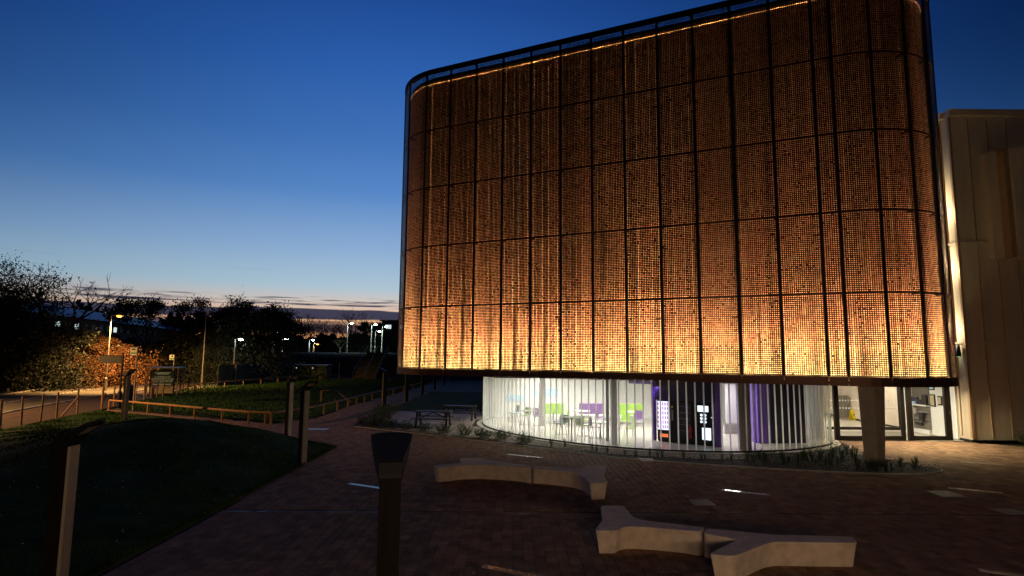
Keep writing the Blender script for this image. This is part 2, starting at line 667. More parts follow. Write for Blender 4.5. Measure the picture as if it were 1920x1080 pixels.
def slab_mb(mb, x, y, w, l, z, tone, tones, rz=0):
    c = .006
    hx, hy = w / 2, l / 2
    v = []
    for (a, b, zz) in ((hx, hy, -.018), (hx, hy, z - c), (hx - c, hy - c, z)):
        v += [(x - a, y - b, zz), (x + a, y - b, zz), (x + a, y + b, zz), (x - a, y + b, zz)]
    f = [(i, (i + 1) % 4, 4 + (i + 1) % 4, 4 + i) for i in range(4)] + [(4 + i, 4 + (i + 1) % 4, 8 + (i + 1) % 4, 8 + i) for i in range(4)] + [(8, 9, 10, 11)]
    mb.add(v, f)
    tones.extend([tone] * 12)


def tone_attr(me, tones):
    a = me.attributes.new('tone', 'FLOAT', 'POINT')
    a.data.foreach_set('value', tones)


# per slab tone in the material
_n, _l = m_slab.node_tree.nodes, m_slab.node_tree.links
_b = _n['Principled BSDF']
at = _n.new('ShaderNodeAttribute')
at.attribute_name = 'tone'
geo_pos = _n.new('ShaderNodeNewGeometry')
for nn in _n:
    if nn.type == 'TEX_NOISE':
        for lk in list(nn.inputs['Vector'].links):
            _l.remove(lk)
        _l.new(geo_pos.outputs['Position'], nn.inputs['Vector'])
hs = _n.new('ShaderNodeHueSaturation')
mr = _n.new('ShaderNodeMapRange')
mr.inputs[3].default_value = .7
mr.inputs[4].default_value = 1.35
_l.new(at.outputs['Fac'], mr.inputs[0])
_l.new(mr.outputs[0], hs.inputs['Value'])
src = _b.inputs['Base Color'].links[0].from_socket
_l.new(src, hs.inputs['Color'])
_l.new(hs.outputs[0], _b.inputs['Base Color'])

slabs = []
SW, SL, JG = .205, .33, .008
ix = 0
x = -27.0
rr = random.Random(3)
drain_y = lambda x: 15.0 + .006 * x
while x < 29.5:
    off = rr.uniform(0, SL)
    y = 4.2 + off
    while y < 61:
        cx, cy = x + SW / 2, y + SL / 2
        vis = abs(cx) < cy * .9 + 2.5
        if vis and inpoly(cx, cy, plaza_poly) and (cy < 46 or abs(cx + 10) < 2.6):
            dy_ = drain_y(cx)
            lo_, hi_ = y, y + SL
            if lo_ < dy_ + .075 and hi_ > dy_ - .085:
                if cy < dy_:
                    hi_ = dy_ - .085
                else:
                    lo_ = dy_ + .075
            slabs.append((cx, (lo_ + hi_) / 2, min(1, max(0, rr.gauss(.42, .23))), rr.uniform(-.0025, .0025), max(.05, hi_ - lo_)))
        y += SL + JG
    x += SW + JG
inview = [s for s in slabs if 11.3 < s[1] and abs(s[0]) < s[1] * .84]
inview.sort(key=lambda s: s[0] ** 2 + s[1] ** 2)
near = set(inview[:290])
far_mb, tones = MB(), []
for s in slabs:
    if s in near:
        m1, t1 = MB(), []
        slab_mb(m1, 0, 0, SW, s[4], s[3], s[2], t1)
        o = obj('paving_slab', m1, m_slab, plaza)
        o.location = (s[0], s[1], 0)
        tone_attr(o.data, t1)
    else:
        slab_mb(far_mb, s[0], s[1], SW, s[4], s[3], s[2], tones)
o = obj('paving_slabs', far_mb, m_slab, plaza, kind='stuff')
tone_attr(o.data, tones)

# drainage channel across the plaza
dr = thing('drainage_channel', 'dark slotted drainage channel crossing the brown paving behind the benches', 'drain', (0, 15.0, 0))
m1 = MB()
m1.box((7.5, 0.045, -.012), (29, .05, .02), rz=.006)
obj('channel_edge', m1, m_footway, dr)
m1 = MB()
m1.box((7.5, -.03, -.014), (29, .09, .014), rz=.006)
obj('channel_slot', m1, m_black, dr)

# flush polished strips in the paving
strips = [((-4.75, 18.0), (-3.66, 17.4), 'thin steel strip in the paving left of the nearer stone bench, behind the black post'),
          ((-.09, 23.44), (1.18, 22.76), 'bright steel strip in the paving behind the farther stone bench'),
          ((6.03, 17.63), (7.21, 17.0), 'bright steel strip in the paving right of the farther stone bench'),
          ((13.04, 18.1), (14.1, 17.5), 'thin steel strip in the paving near the point of the planting bed'),
          ((16.82, 22.62), (17.95, 22.05), 'pale steel strip in the lit paving before the entrance'),
          ((-.46, 11.21), (.62, 10.66), 'steel strip with orange glints at the bottom edge of the view'),
          ((8.54, 11.23), (9.6, 10.7), 'dim steel strip in the dark paving at the lower right corner')]
for a, b, lab in strips:
    mid = ((a[0] + b[0]) / 2, (a[1] + b[1]) / 2, 0)
    t = thing('paving_strip', lab, 'paving strip', mid, math.atan2(b[1] - a[1], b[0] - a[0]), 'steel strips set in the paving')
    ln = math.hypot(b[0] - a[0], b[1] - a[1])
    m1 = MB().box((0, 0, .001), (ln + .04, .17, .012))
    obj('strip_frame', m1, m_galv, t)
    m1 = MB().box((0, 0, .006), (ln, .13, .006))
    obj('strip_plate', m1, m_polish, t)
    m1 = MB()
    for q in range(int(ln / .045)):
        m1.box((-ln / 2 + .02 + q * .045, 0, .0105), (.010, .13, .004))
    obj('strip_bars', m1, m_galv, t, kind='stuff')
# access covers
for (cx, cy, sx, sy, lab) in ((5.05, 16.1, .48, .55, 'steel access cover in the paving between the benches and the planting bed'),
                              (12.35, 17.3, .62, .7, 'chequered steel cover in the paving right of the planting bed'),
                              (5.05, 22.45, .5, .6, 'steel access cover beside the planting bed below the glass wall'),
                              (12.6, 15.4, .55, .5, 'dim steel cover just in front of the drain at right'),
                              (-9.9, 30.6, 1.2, .6, 'blue reflecting steel cover where the path leaves the plaza')):
    t = thing('access_cover', lab, 'cover', (cx, cy, 0), -.02, 'metal covers in the paving')
    obj('cover_frame', MB().box((0, 0, .002), (sx + .05, sy + .05, .014)), m_galv, t)
    obj('cover_plate', MB().box((0, 0, .008), (sx, sy, .010)), m_galv, t)
    q = MB()
    for i in range(8):
        for j in range(8):
            q.box((-sx / 2 + (i + .5) * sx / 8, -sy / 2 + (j + .5) * sy / 8, .015), (.035, .012, .004), rz=.8 if (i + j) % 2 else -.8)
    obj('cover_tread', q, m_polish, t, kind='stuff')

# ---- lawns
def lawn_h(x, y):
    h = 1.05 * math.exp(-(((x + 12.6) / 3.6) ** 2 + ((y - 21.5) / 5.0) ** 2))
    h += .55 * math.exp(-(((x + 17.0) / 5.5) ** 2 + ((y - 24) / 6.0) ** 2))
    h += .35 * math.exp(-(((x + 11) / 4) ** 2 + ((y - 13) / 5) ** 2))
    ed = min(1, max(0, (-7.12 - x) / 1.4))
    e2 = min(1, max(0, ((33.73 - 24.94) * (x + 7.15) / (-16.95 + 7.15) + 24.94 - y) / 1.5))
    return h * ed * (.15 + .85 * e2)


lawn_poly = [(-7.08, 3.5), (-7.2, 24.86), (-16.95, 33.66), (-24.0, 37.66), (-25.9, 38.9), (-27.05, 39.6), (-25.6, 33), (-24.3, 28.6), (-20.5, 17), (-17, 3.5)]
mb = MB()
gx, gy = np.arange(-27.3, -7.0, .3), np.arange(3.5, 40, .3)
idx = {}
for j, yv in enumerate(gy):
    for i, xv in enumerate(gx):
        if inpoly(xv + .15, yv + .15, lawn_poly):
            q = []
            for (a, b) in ((i, j), (i + 1, j), (i + 1, j + 1), (i, j + 1)):
                if (a, b) not in idx:
                    X, Y = -27.3 + a * .3, 3.5 + b * .3
                    idx[(a, b)] = len(mb.v)
                    mb.v.append((X, Y, lawn_h(X, Y) + .012 + .03 * math.sin(X * 1.7) * math.sin(Y * 1.3)))
                q.append(idx[(a, b)])
            mb.f.append(tuple(q))
obj('lawn', mb, m_grass, kind='structure', smooth=True)
edge = MB()
for a, b in zip(lawn_poly[:4], lawn_poly[1:5]):
    edge.beam((a[0] + .02, a[1], .0), (b[0] + .02, b[1], .0), .05, .035)
obj('lawn_edging', edge, m_footway, kind='structure')


def blades(name, label, poly, n, hf, zf, seed, m=m_blade, ybias=1.5):
    rg = np.random.default_rng(seed)
    P = np.array(poly)
    x0, x1, y0, y1 = P[:, 0].min(), P[:, 0].max(), P[:, 1].min(), P[:, 1].max()
    out_v, out_f = [], []
    cnt = 0
    while cnt < n:
        X = rg.uniform(x0, x1)
        Y = y0 + (y1 - y0) * rg.uniform() ** ybias
        if not inpoly(X, Y, poly):
            continue
        z = zf(X, Y)
        h = hf * rg.uniform(.5, 1.3)
        a = rg.uniform(0, 6.28)
        w = .006 + .0006 * Y
        dx, dy = math.cos(a) * w, math.sin(a) * w
        lx, ly = rg.normal(0, .35) * h, rg.normal(0, .35) * h
        out_v += [(X - dx, Y - dy, z), (X + dx, Y + dy, z), (X + lx, Y + ly, z + h)]
        out_f.append((cnt * 3, cnt * 3 + 1, cnt * 3 + 2))
        cnt += 1
    mb = MB()
    mb.v, mb.f, mb.n = out_v, out_f, len(out_v)
    o = obj(name, mb, m, kind='stuff')
    tag(o, label, 'grass')
    return o


blades('lawn_grass', 'short dark grass covering the low mound left of the paving', lawn_poly, 90000, .06, lawn_h, 5)

blades('edge_grass', 'ragged grass fringe hanging over the lawn edging', [(-7.02, 3.5), (-7.12, 24.9), (-16.9, 33.75), (-17.1, 33.5), (-7.4, 24.7), (-7.3, 3.5)], 9000, .075, lambda x, y: .01, 15)

field_poly = [(-12.75, 33.2), (-26.4, 40.6), (-28.6, 46), (-33, 60), (-37.5, 73), (-34.5, 73), (-33, 79), (-30.5, 90), (-20, 91.5), (-10.9, 91), (-11.4, 61), (-11.9, 46), (-11.9, 36)]
mb = MB()
mb.add([(x, y, .02) for x, y in field_poly], [tuple(range(len(field_poly)))])
obj('field', mb, m_grass, kind='structure')
blades('field_grass', 'long dark grass in the hollow behind the low timber rail', field_poly, 30000, .13, lambda x, y: .02, 9, ybias=1.3)
# pale path behind the hollow
p1 = [G(u, v) for u, v in ((352, 724), (420, 719.5), (480, 715.5), (540, 712), (600, 709), (660, 708), (740, 710))]
p2 = [G(u, v) for u, v in ((352, 731), (420, 725), (480, 720), (540, 716), (600, 713), (660, 711), (740, 713))]
mb = MB()
mb.add([(p.x, p.y, .03) for p in p1 + p2], [(i, i + 1, 7 + i + 1, 7 + i) for i in range(6)])
obj('far_path', mb, m_terrace, kind='structure')

# east lawn behind terrace, beside the building
mb = MB()
ep = [(-8.5, 62), (-8.7, 41.6), (-4, 41.0), (2, 41.0), (2, 62)]
mb.add([(x, y, .0) for x, y in ep], [(0, 1, 2, 3, 4)])
obj('verge', mb, m_grass, kind='structure')

# ================================================================== planting beds and terrace
inner_glass = [Vector(p) for p in ((-1.0, 36.5, 0), (-1.5, 34.8, 0), (-1.50, 33.0, 0), (-.95, 30.9, 0), (.05, 29.1, 0), (1.35, 27.45, 0), (3.2, 25.75, 0), (5.23, 24.62, 0), (7.26, 24.12, 0), (9.42, 24.12, 0), (11.6, 24.75, 0), (13.2, 25.75, 0), (14.2, 26.75, 0), (14.75, 28.0, 0))]
gcurve = catmull(inner_glass, 10)
bp_ = [(p.x, p.y) for p in bed_curve] + [(14.6, 27.9)] + [(p.x, p.y) for p in reversed(gcurve) if p.y < 29.2] + [(-1.0, 31.0), (-4.2, 31.2), (-7.6, 34.5), (-8.45, 35)]
mb = MB()
mb.add([(x, y, -.005) for x, y in bp_], [tuple(range(len(bp_)))])
obj('planting_bed', mb, m_soil, kind='structure')
# pale gravel margin in front of the glass (left half)
gm = [(p.x, p.y) for p in catmull([Vector(p) for p in ((-6.9, 31.4, 0), (-4.0, 29.35, 0), (.95, 25.9, 0), (3.7, 23.9, 0), (6.5, 22.9, 0), (9.0, 22.75, 0))], 6)]
gm2 = [(p.x, p.y) for p in gcurve if 0.0 < p.x < 9.4 and p.y < 29.0]
gpoly = gm + list(reversed(gm2)) + [(-1.2, 31.0), (-4.4, 31.2)]
mb = MB()
mb.add([(x, y, .008) for x, y in gpoly], [tuple(range(len(gpoly)))])
obj('gravel_margin', mb, m_gravel, kind='structure')
gr = MB()
rg = random.Random(4)
cnt = 0
while cnt < 2600:
    X, Y = rg.uniform(-7, 9.5), rg.uniform(22.7, 31.5)
    if inpoly(X, Y, gpoly):
        s = rg.uniform(.012, .03)
        a = rg.uniform(0, 3)
        gr.add([(X + s * math.cos(a + t), Y + s * math.sin(a + t), .008) for t in (0, 2.1, 4.2)] + [(X, Y, .008 + s)], [(0, 1, 3), (1, 2, 3), (2, 0, 3)])
        cnt += 1
o = obj('gravel', gr, m_gravel, kind='stuff')
tag(o, 'pale loose gravel between the glass wall and the paving', 'gravel')
# bed edging
em = MB()
for a, b in zip(bed_curve[:-1], bed_curve[1:]):
    em.beam((a.x, a.y, .005), (b.x, b.y, .005), .055, .05)
obj('bed_edging', em, m_stone, kind='structure')
# stone margin round the glass
fm = MB()
gp = [p for p in gcurve]
nrm = []
for i, p in enumerate(gp):
    d = (gp[min(i + 1, len(gp) - 1)] - gp[max(i - 1, 0)]).normalized()
    nrm.append(Vector((d.y, -d.x, 0)))
offs = lambda k: [p + n * k for p, n in zip(gp, nrm)]
o1, o2 = offs(.02), offs(.34)
k = len(gp)
fm.add([(p.x, p.y, .05) for p in o1] + [(p.x, p.y, .05) for p in o2] + [(p.x, p.y, -.02) for p in o2],
       [(i, i + 1, k + i + 1, k + i) for i in range(k - 1)] + [(k + i, k + i + 1, 2 * k + i + 1, 2 * k + i) for i in range(k - 1)])
obj('stone_margin', fm, m_stone, kind='structure')

# terrace with large pale slabs
tpoly = [(-8.4, 41), (-8.2, 35.3), (-7.6, 34.6), (-4.2, 31.3), (-1.0, 31.1), (-1.45, 32.0), (-1.95, 33.0), (-1.9, 35), (-1.4, 37), (2, 41)]
mb = MB()
mb.add([(x, y, -.02) for x, y in tpoly], [tuple(range(len(tpoly)))])
terrace = obj('terrace', mb, m_joint, kind='structure')
x = -8.4
sc = 0
while x < 2:
    y = 31.2
    while y < 41:
        if inpoly(x + .45, y + .3, tpoly) and (inpoly(x + .1, y + .1, tpoly) or inpoly(x + .8, y + .1, tpoly)):
            m1 = MB()
            slab_mb(m1, 0, 0, .89, .59, .004 + R.uniform(-.002, .002), 0, [])
            o = obj('terrace_slab', m1, m_terrace, terrace)
            o.location = (x + .45, y + .3, 0)
            sc += 1
        y += .6
    x += .9

# ================================================================== the screened building
OX, OY, TH = -4.5788, 29.6767, -.44199
T_ = Vector((math.cos(TH), math.sin(TH), 0))
N_ = Vector((-math.sin(TH), math.cos(TH), 0))     # into the building
O_ = Vector((OX, OY, 0))
D0, D1, RL, RRR = .4, 18.9, 3.35, 3.6
AL, AR = RL * math.pi / 2, RRR * math.pi / 2


def curve(D, off=0.0):
    """point and outward normal on the skin, off = distance inwards"""
    if D < D0 - AL:
        e = (D0 - AL) - D
        p = O_ + T_ * (D0 - RL) + N_ * (RL + e)
        n = -T_
    elif D < D0:
        a = (D0 - D) / RL
        p = O_ + T_ * (D0 - RL * math.sin(a)) + N_ * (RL * (1 - math.cos(a)))
        n = -N_ * math.cos(a) - T_ * math.sin(a)
    elif D <= D1:
        p = O_ + T_ * D
        n = -N_
    elif D < D1 + AR:
        a = (D - D1) / RRR
        p = O_ + T_ * (D1 + RRR * math.sin(a)) + N_ * (RRR * (1 - math.cos(a)))
        n = -N_ * math.cos(a) + T_ * math.sin(a)
    else:
        e = D - D1 - AR
        p = O_ + T_ * (D1 + RRR) + N_ * (RRR + e)
        n = T_
    return p - n * off, n


ZB, DZ, ZT = 3.1355, 3.063, 3.1355 + 5 * 3.063
bld = thing('screened_building', 'tall round-cornered building wrapped in a glowing perforated bronze screen', 'building', (5.0, 27.0, 0))
BL = Vector((5.0, 27.0, 0))
stations = [-1.5 - 1.5 * i for i in range(10, 0, -1)] + [0 - 1.5] if False else None
stations = [-1.5 - 1.45 * i for i in range(9, 0, -1)] + [-1.5] + [1.5 * i for i in range(0, 13)] + [18.64 + 1.35 * i for i in range(0, 4)]
stations += [stations[-1] + 1.45 * i for i in range(1, 6)]


def perf_cells(D_a, D_b, nz, seed):
    """one perforated sheet: octagonal holes of varied size; flat in (s,z) then mapped"""
    rg = np.random.default_rng(seed)
    w = D_b - D_a
    m = .055
    nx = max(4, int(round((w - 2 * m) / .0745)))
    px, pz = (w - 2 * m) / nx, (DZ - .07) / nz
    verts, faces = [], []

    def add(vs, fs):
        k = len(verts)
        verts.extend(vs)
        faces.extend(tuple(i + k for i in f) for f in fs)
    big = rg.random((nx // 3 + 2, nz // 3 + 2))
    colr, rowr = rg.random(nx), rg.random(nz)
    for i in range(nx):
        for j in range(nz):
            cx, cz = m + (i + .5) * px, .035 + (j + .5) * pz
            u = .45 * rg.random() + .15 * big[i // 3, j // 3] + .25 * colr[i] + .15 * rowr[j]
            r = px * (.17 + .225 * u)
            if rg.random() < .02:
                r = px * .1
            ax, az = px / 2, pz / 2
            o = [(cx - ax, cz - az), (cx, cz - az), (cx + ax, cz - az), (cx + ax, cz), (cx + ax, cz + az), (cx, cz + az), (cx - ax, cz + az), (cx - ax, cz)]
            h = [(cx + r * math.cos(t), cz + r * math.sin(t)) for t in [math.pi * 1.25 + k * math.pi / 4 for k in range(8)]]
            add(o + h, [(k, (k + 1) % 8, 8 + (k + 1) % 8, 8 + k) for k in range(8)])
    # margins
    for (a, b, c, d) in ((0, m, 0, DZ), (w - m, w, 0, DZ), (m, w - m, 0, .035), (m, w - m, DZ - .035, DZ)):
        n = 6 if (b - a) > .3 else 1
        for q in range(n):
            s0, s1 = a + (b - a) * q / n, a + (b - a) * (q + 1) / n
            add([(s0, c), (s1, c), (s1, d), (s0, d)], [(0, 1, 2, 3)])
    return verts, faces, w


flat_meshes = []
for sd in range(7):
    vs, fs, w = perf_cells(0, 1.5, 40, 100 + sd)
    me = bpy.data.meshes.new('screen_panel')
    me.from_pydata([(s, 0, z) for s, z in vs], [], fs)
    me.materials.append(m_skin)
    flat_meshes.append(me)

mulls = MB
rp = random.Random(12)
for si in range(len(stations) - 1):
    a, b = stations[si], stations[si + 1]
    flat = a >= D0 - .41 and b <= D1 + .01
    straight = (a >= D0 and b <= D1)
    for row in range(5):
        z0 = ZB + row * DZ
        if straight and abs(b - a - 1.5) < .01:
            me = flat_meshes[(si * 3 + row * 2 + rp.randrange(2)) % 7]
            o = bpy.data.objects.new('screen_panel', me)
            C.objects.link(o)
            o.parent = bld
            p, n = curve(a)
            o.location = p + Vector((0, 0, z0)) - BL
            o.rotation_euler = (0, 0, TH)
        else:
            if row == 0:
                me_var = []
                for q in range(2):
                    vs, fs, w = perf_cells(a, b, 40, 500 + si * 3 + q)
                    me = bpy.data.meshes.new('screen_panel')
                    vv = []
                    for s, z in vs:
                        p, n = curve(a + s)
                        vv.append((p.x - BL.x, p.y - BL.y, z))
                    me.from_pydata(vv, [], fs)
                    me.materials.append(m_skin)
                    me_var.append(me)
            o = bpy.data.objects.new('screen_panel', me_var[row % 2])
            C.objects.link(o)
            o.parent = bld
            o.location = (0, 0, z0)
# mullions
for s in stations:
    p, n = curve(s, -.012)
    m1 = MB()
    ang = math.atan2(n.y, n.x) + math.pi / 2
    wdt = .085
    m1.box((p.x, p.y, (ZB + ZT) / 2 + .05), (wdt, .07, ZT - ZB + .12), rz=ang)
    obj('mullion', m1, m_frame, bld, world=True)


def ribbon(mb, off0, off1, z0, z1, s0=None, s1=None, step=.35):
    """closed band following the skin"""
    s0 = stations[0] if s0 is None else s0
    s1 = stations[-1] if s1 is None else s1
    n = int((s1 - s0) / step)
    vs = []
    for i in range(n + 1):
        s = s0 + (s1 - s0) * i / n
        a, b = curve(s, off0)[0], curve(s, off1)[0]
        vs += [(a.x, a.y, z0), (b.x, b.y, z0), (b.x, b.y, z1), (a.x, a.y, z1)]
    fs = []
    for i in range(n):
        k = i * 4
        for j in range(4):
            fs.append((k + j, k + (j + 1) % 4, k + 4 + (j + 1) % 4, k + 4 + j))
    fs += [(3, 2, 1, 0), (n * 4, n * 4 + 1, n * 4 + 2, n * 4 + 3)]
    mb.add(vs, fs)
    return mb


for row in range(1, 5):
    obj('transom', ribbon(MB(), -.02, .04, ZB + row * DZ - .03, ZB + row * DZ + .03), m_frame, bld, world=True)
obj('top_rail', ribbon(MB(), -.06, .10, ZT, ZT + .22), m_frame, bld, world=True)
# skirt plates below the perforation, with open joints
for a, b in zip(stations[:-1], stations[1:]):
    obj('skirt_plate', ribbon(MB(), -.05, .02, 2.80, ZB - .005, a + .008, b - .008, .3), m_skirt, bld, world=True)
# inner wall, ribbed gold cladding
iw = MB()
OFFI = .42
s = stations[0] - 0
prof = []
while s < stations[-1]:
    for ds, off in ((0, 0), (.20, 0), (.225, -.045), (.275, -.045), (.30, 0)):
        prof.append((s + ds, OFFI + off))
    s += .30
pp = [curve(s, o)[0] for s, o in prof]
n = len(pp)
IT = ZT - .18
iw.add([(p.x, p.y, 2.84) for p in pp] + [(p.x, p.y, IT) for p in pp], [(i, i + 1, n + i + 1, n + i) for i in range(n - 1)])
obj('inner_wall', iw, m_inner, bld, world=True)
rfin = random.Random(8)
s = stations[3]
while s < stations[-3]:
    p, n_ = curve(s, OFFI - .085)
    m1 = MB().box((p.x, p.y, (ZB + IT - .3) / 2), (.028, .12, IT - ZB - .3), rz=math.atan2(n_.y, n_.x) + math.pi / 2)
    obj('cladding_fin', m1, m_fin, bld, world=True)
    s += rfin.choice((.3, .3, .6, .3, .45))
obj('parapet', ribbon(MB(), .35, .85, IT, IT + .10), m_frame, bld, world=True)
obj('wall_ledge', ribbon(MB(), .29, .41, IT - .26, IT - .21), m_inner, bld, world=True)
obj('added_ledge_glow', ribbon(MB(), .268, .285, IT - .255, IT - .215), mat('added_strip_glow', (.9, .6, .3), .5, emis=(1, .42, .12), estr=.9), bld, world=True)  # added glowing strip in place of uplight caught along the ledge
# walkway brackets inside the cavity, glimpsed through the screen
for s in stations[4:-3]:
    for row in range(1, 5):
        p, n_ = curve(s, .04)
        q, _ = curve(s, .37)
        m1 = MB().beam((p.x, p.y, ZB + row * DZ), (q.x, q.y, ZB + row * DZ), .05, .08)
        obj('bracket', m1, m_frame, bld, world=True)
# roof slab and soffit
outl = [curve(s, .44)[0] for s in np.linspace(stations[0], stations[-1], 120)]
obj('roof_deck', MB().prism([(p.x, p.y) for p in outl], ZT - .6, ZT - .4), m_soffit, bld, world=True)
outl = [curve(s, .03)[0] for s in np.linspace(stations[0], stations[-1], 120)]
obj('soffit', MB().prism([(p.x, p.y) for p in outl], 2.86, 2.94), m_soffit, bld, world=True)
# uplights at the foot of the cavity
UP1, UP2, UP3 = 78, 190, 58
s = -8.2
while s < 28:
    p, n_ = curve(s, .17)
    ang = math.atan2(n_.y, n_.x) + math.pi / 2
    m1 = MB().box((p.x, p.y, ZB - .17), (1.2, .09, .04), rz=ang)
    f = obj('uplight', m1, m_frame, bld, world=True)
    m1 = MB().box((p.x, p.y, ZB - .145), (1.1, .05, .008), rz=ang)
    obj('led_strip', m1, m_led, f, world=True)
    for (off, pw, col, sprd) in ((.11, UP1, (1, .82, .40), 150), (.15, UP2, (1, .52, .24), 44), (.20, UP3, (1, .29, .19), 24)):
        q, _ = curve(s, off)
        area('uplight_beam', (q.x, q.y, ZB - .14), (1.1, .05), pw, col, (math.pi, 0, ang), sprd)
    s += 1.4

# ---- glazed ground floor room
room = bld
floor_pts = [(p.x, p.y) for p in gcurve] + [(14.75, 37.2), (-1.0, 37.2)]
obj('room_floor', MB().prism(floor_pts, -.04, .045), m_floor, bld, world=True)
bw = MB()
bw.box((7, 37.1, 1.45), (16.4, .2, 2.82))
obj('back_wall', bw, m_white, bld, world=True)
pane_path = resample(gcurve, .34)
lastn = len(pane_path)
for i in range(lastn - 1):
    a, b = pane_path[i], pane_path[i + 1]
    d = (b - a).normalized()
    nn = Vector((d.y, -d.x, 0))
    clear = (a.x > 5.9 and a.y < 25.4) or a.x > 5.6
    mb = MB()
    mb.add([(a.x, a.y, .1), (b.x, b.y, .1), (b.x, b.y, 2.86), (a.x, a.y, 2.86)], [(0, 1, 2, 3)])
    obj('glass_pane', mb, m_glass if clear else m_glass_t, bld, world=True)
    mb = MB().beam((a.x - nn.x * .03, a.y - nn.y * .03, .1), (a.x - nn.x * .03, a.y - nn.y * .03, 2.86), .055, .012, up=(nn.x, nn.y, 0))
    mb2 = MB().box((a.x - nn.x * .0, a.y - nn.y * .0, 1.48), (.055, .03, 2.76), rz=math.atan2(d.y, d.x))
    obj('glass_fin', mb2, m_glass_f, bld, world=True)
tr = MB()
g0, g1 = offs(.05), offs(-.05)
tr.add([(p.x, p.y, .045) for p in g0] + [(p.x, p.y, .045) for p in g1] + [(p.x, p.y, .105) for p in g0] + [(p.x, p.y, .105) for p in g1],
       [(2 * k + i, 2 * k + i + 1, 3 * k + i + 1, 3 * k + i) for i in range(k - 1)] + [(i, i + 1, 2 * k + i + 1, 2 * k + i) for i in range(k - 1)] + [(k + i + 1, k + i, 3 * k + i, 3 * k + i + 1) for i in range(k - 1)])
obj('glass_track', tr, m_frame, bld, world=True)


def inbox(name, c, size, m, parent=None, rz=0, label=None, bevel=0):
    return obj(name, MB().box(c, size, rz), m, parent or bld, world=True, label=label, bevel=bevel)


# ceiling of room, with light panels
inbox('room_ceiling', (7.0, 31.5, 2.845), (15.6, 11.6, .02), m_white)
for (lx, ly, pw) in ((1.2, 32.5, 60), (1.6, 35.3, 45), (4.2, 30, 75), (4.6, 34, 55), (7.6, 31.5, 55), (7.2, 28.3, 45), (10.6, 31.5, 40), (9.4, 26.2, 12), (12.3, 27.6, 14)):
    inbox('ceiling_light', (lx, ly, 2.83), (1.2, .3, .012), m_glow_ceiling)
    area('ceiling_lamp', (lx, ly, 2.81), (1.2, .3), pw * 2.6, (1, .97, .93))
area('cove_lamp', (6.9, 27.0, 2.45), (1.4, .1), 16, (.45, .25, 1), (0, 0, 0))
# purple core walls
pc = [(8.55, 26.3), (9.6, 25.9), (11.6, 26.4), (12.9, 28.4), (12.9, 33), (9.8, 33), (9.8, 27)]
inbox('core_wall', (12.35, 26.85, 1.44), (1.7, .16, 2.78), m_dkpurple, rz=.12)
inbox('core_wall', (11.2, 26.7, 1.44), (.6, .16, 2.78), m_purple, rz=.12)
inbox('core_wall', (11.05, 28.2, 1.44), (.14, 2.9, 2.78), m_purple, rz=-.1)
inbox('core_wall', (12.75, 28.6, 1.44), (.16, 3.0, 2.78), m_white, rz=-.25)
inbox('ceiling_band', (7.2, 27.6, 2.68), (3.6, .5, .3), m_purple, rz=-.6)
inbox('bright_panel', (11.2, 29.95, 1.5), (1.0, .1, 1.9), m_white)
inbox('door_head', (11.2, 29.95, 2.62), (1.2, .1, .3), m_grey)
inbox('door_plinth', (11.2, 29.93, .28), (1.2, .12, .45), m_grey)
area('door_lamp', (10.6, 28.9, 2.6), (.6, .6), 30, (1, .95, .88))


def column(x, y, r, m, name='column'):
    return obj(name, MB().lathe([(r, .045), (r, 2.84)], (x, y, 0), 24), m, bld, world=True, smooth=False)


c1 = G(1152, 835)
column(c1.x, c1.y, .14, m_grey)
c1 = G(1143, 832)
column(c1.x, c1.y + .5, .07, m_black)
c1 = G(1402, 846)
column(c1.x, c1.y + .25, .26, m_grey)
c1 = G(1227, 827)
column(c1.x, c1.y, .11, m_purple, 'purple_column')
c1 = G(1348, 840)
column(c1.x, c1.y, .13, m_purple, 'purple_column')
c1 = G(1015, 800)
column(c1.x, c1.y, .16, m_grey)

# ---- things inside the room
va = G(1232, 829)
vb = G(1341, 840)
vd = (vb - va)
vrz = math.atan2(vd.y, vd.x)
vlen = vd.length
wv = vlen / 3 - .03


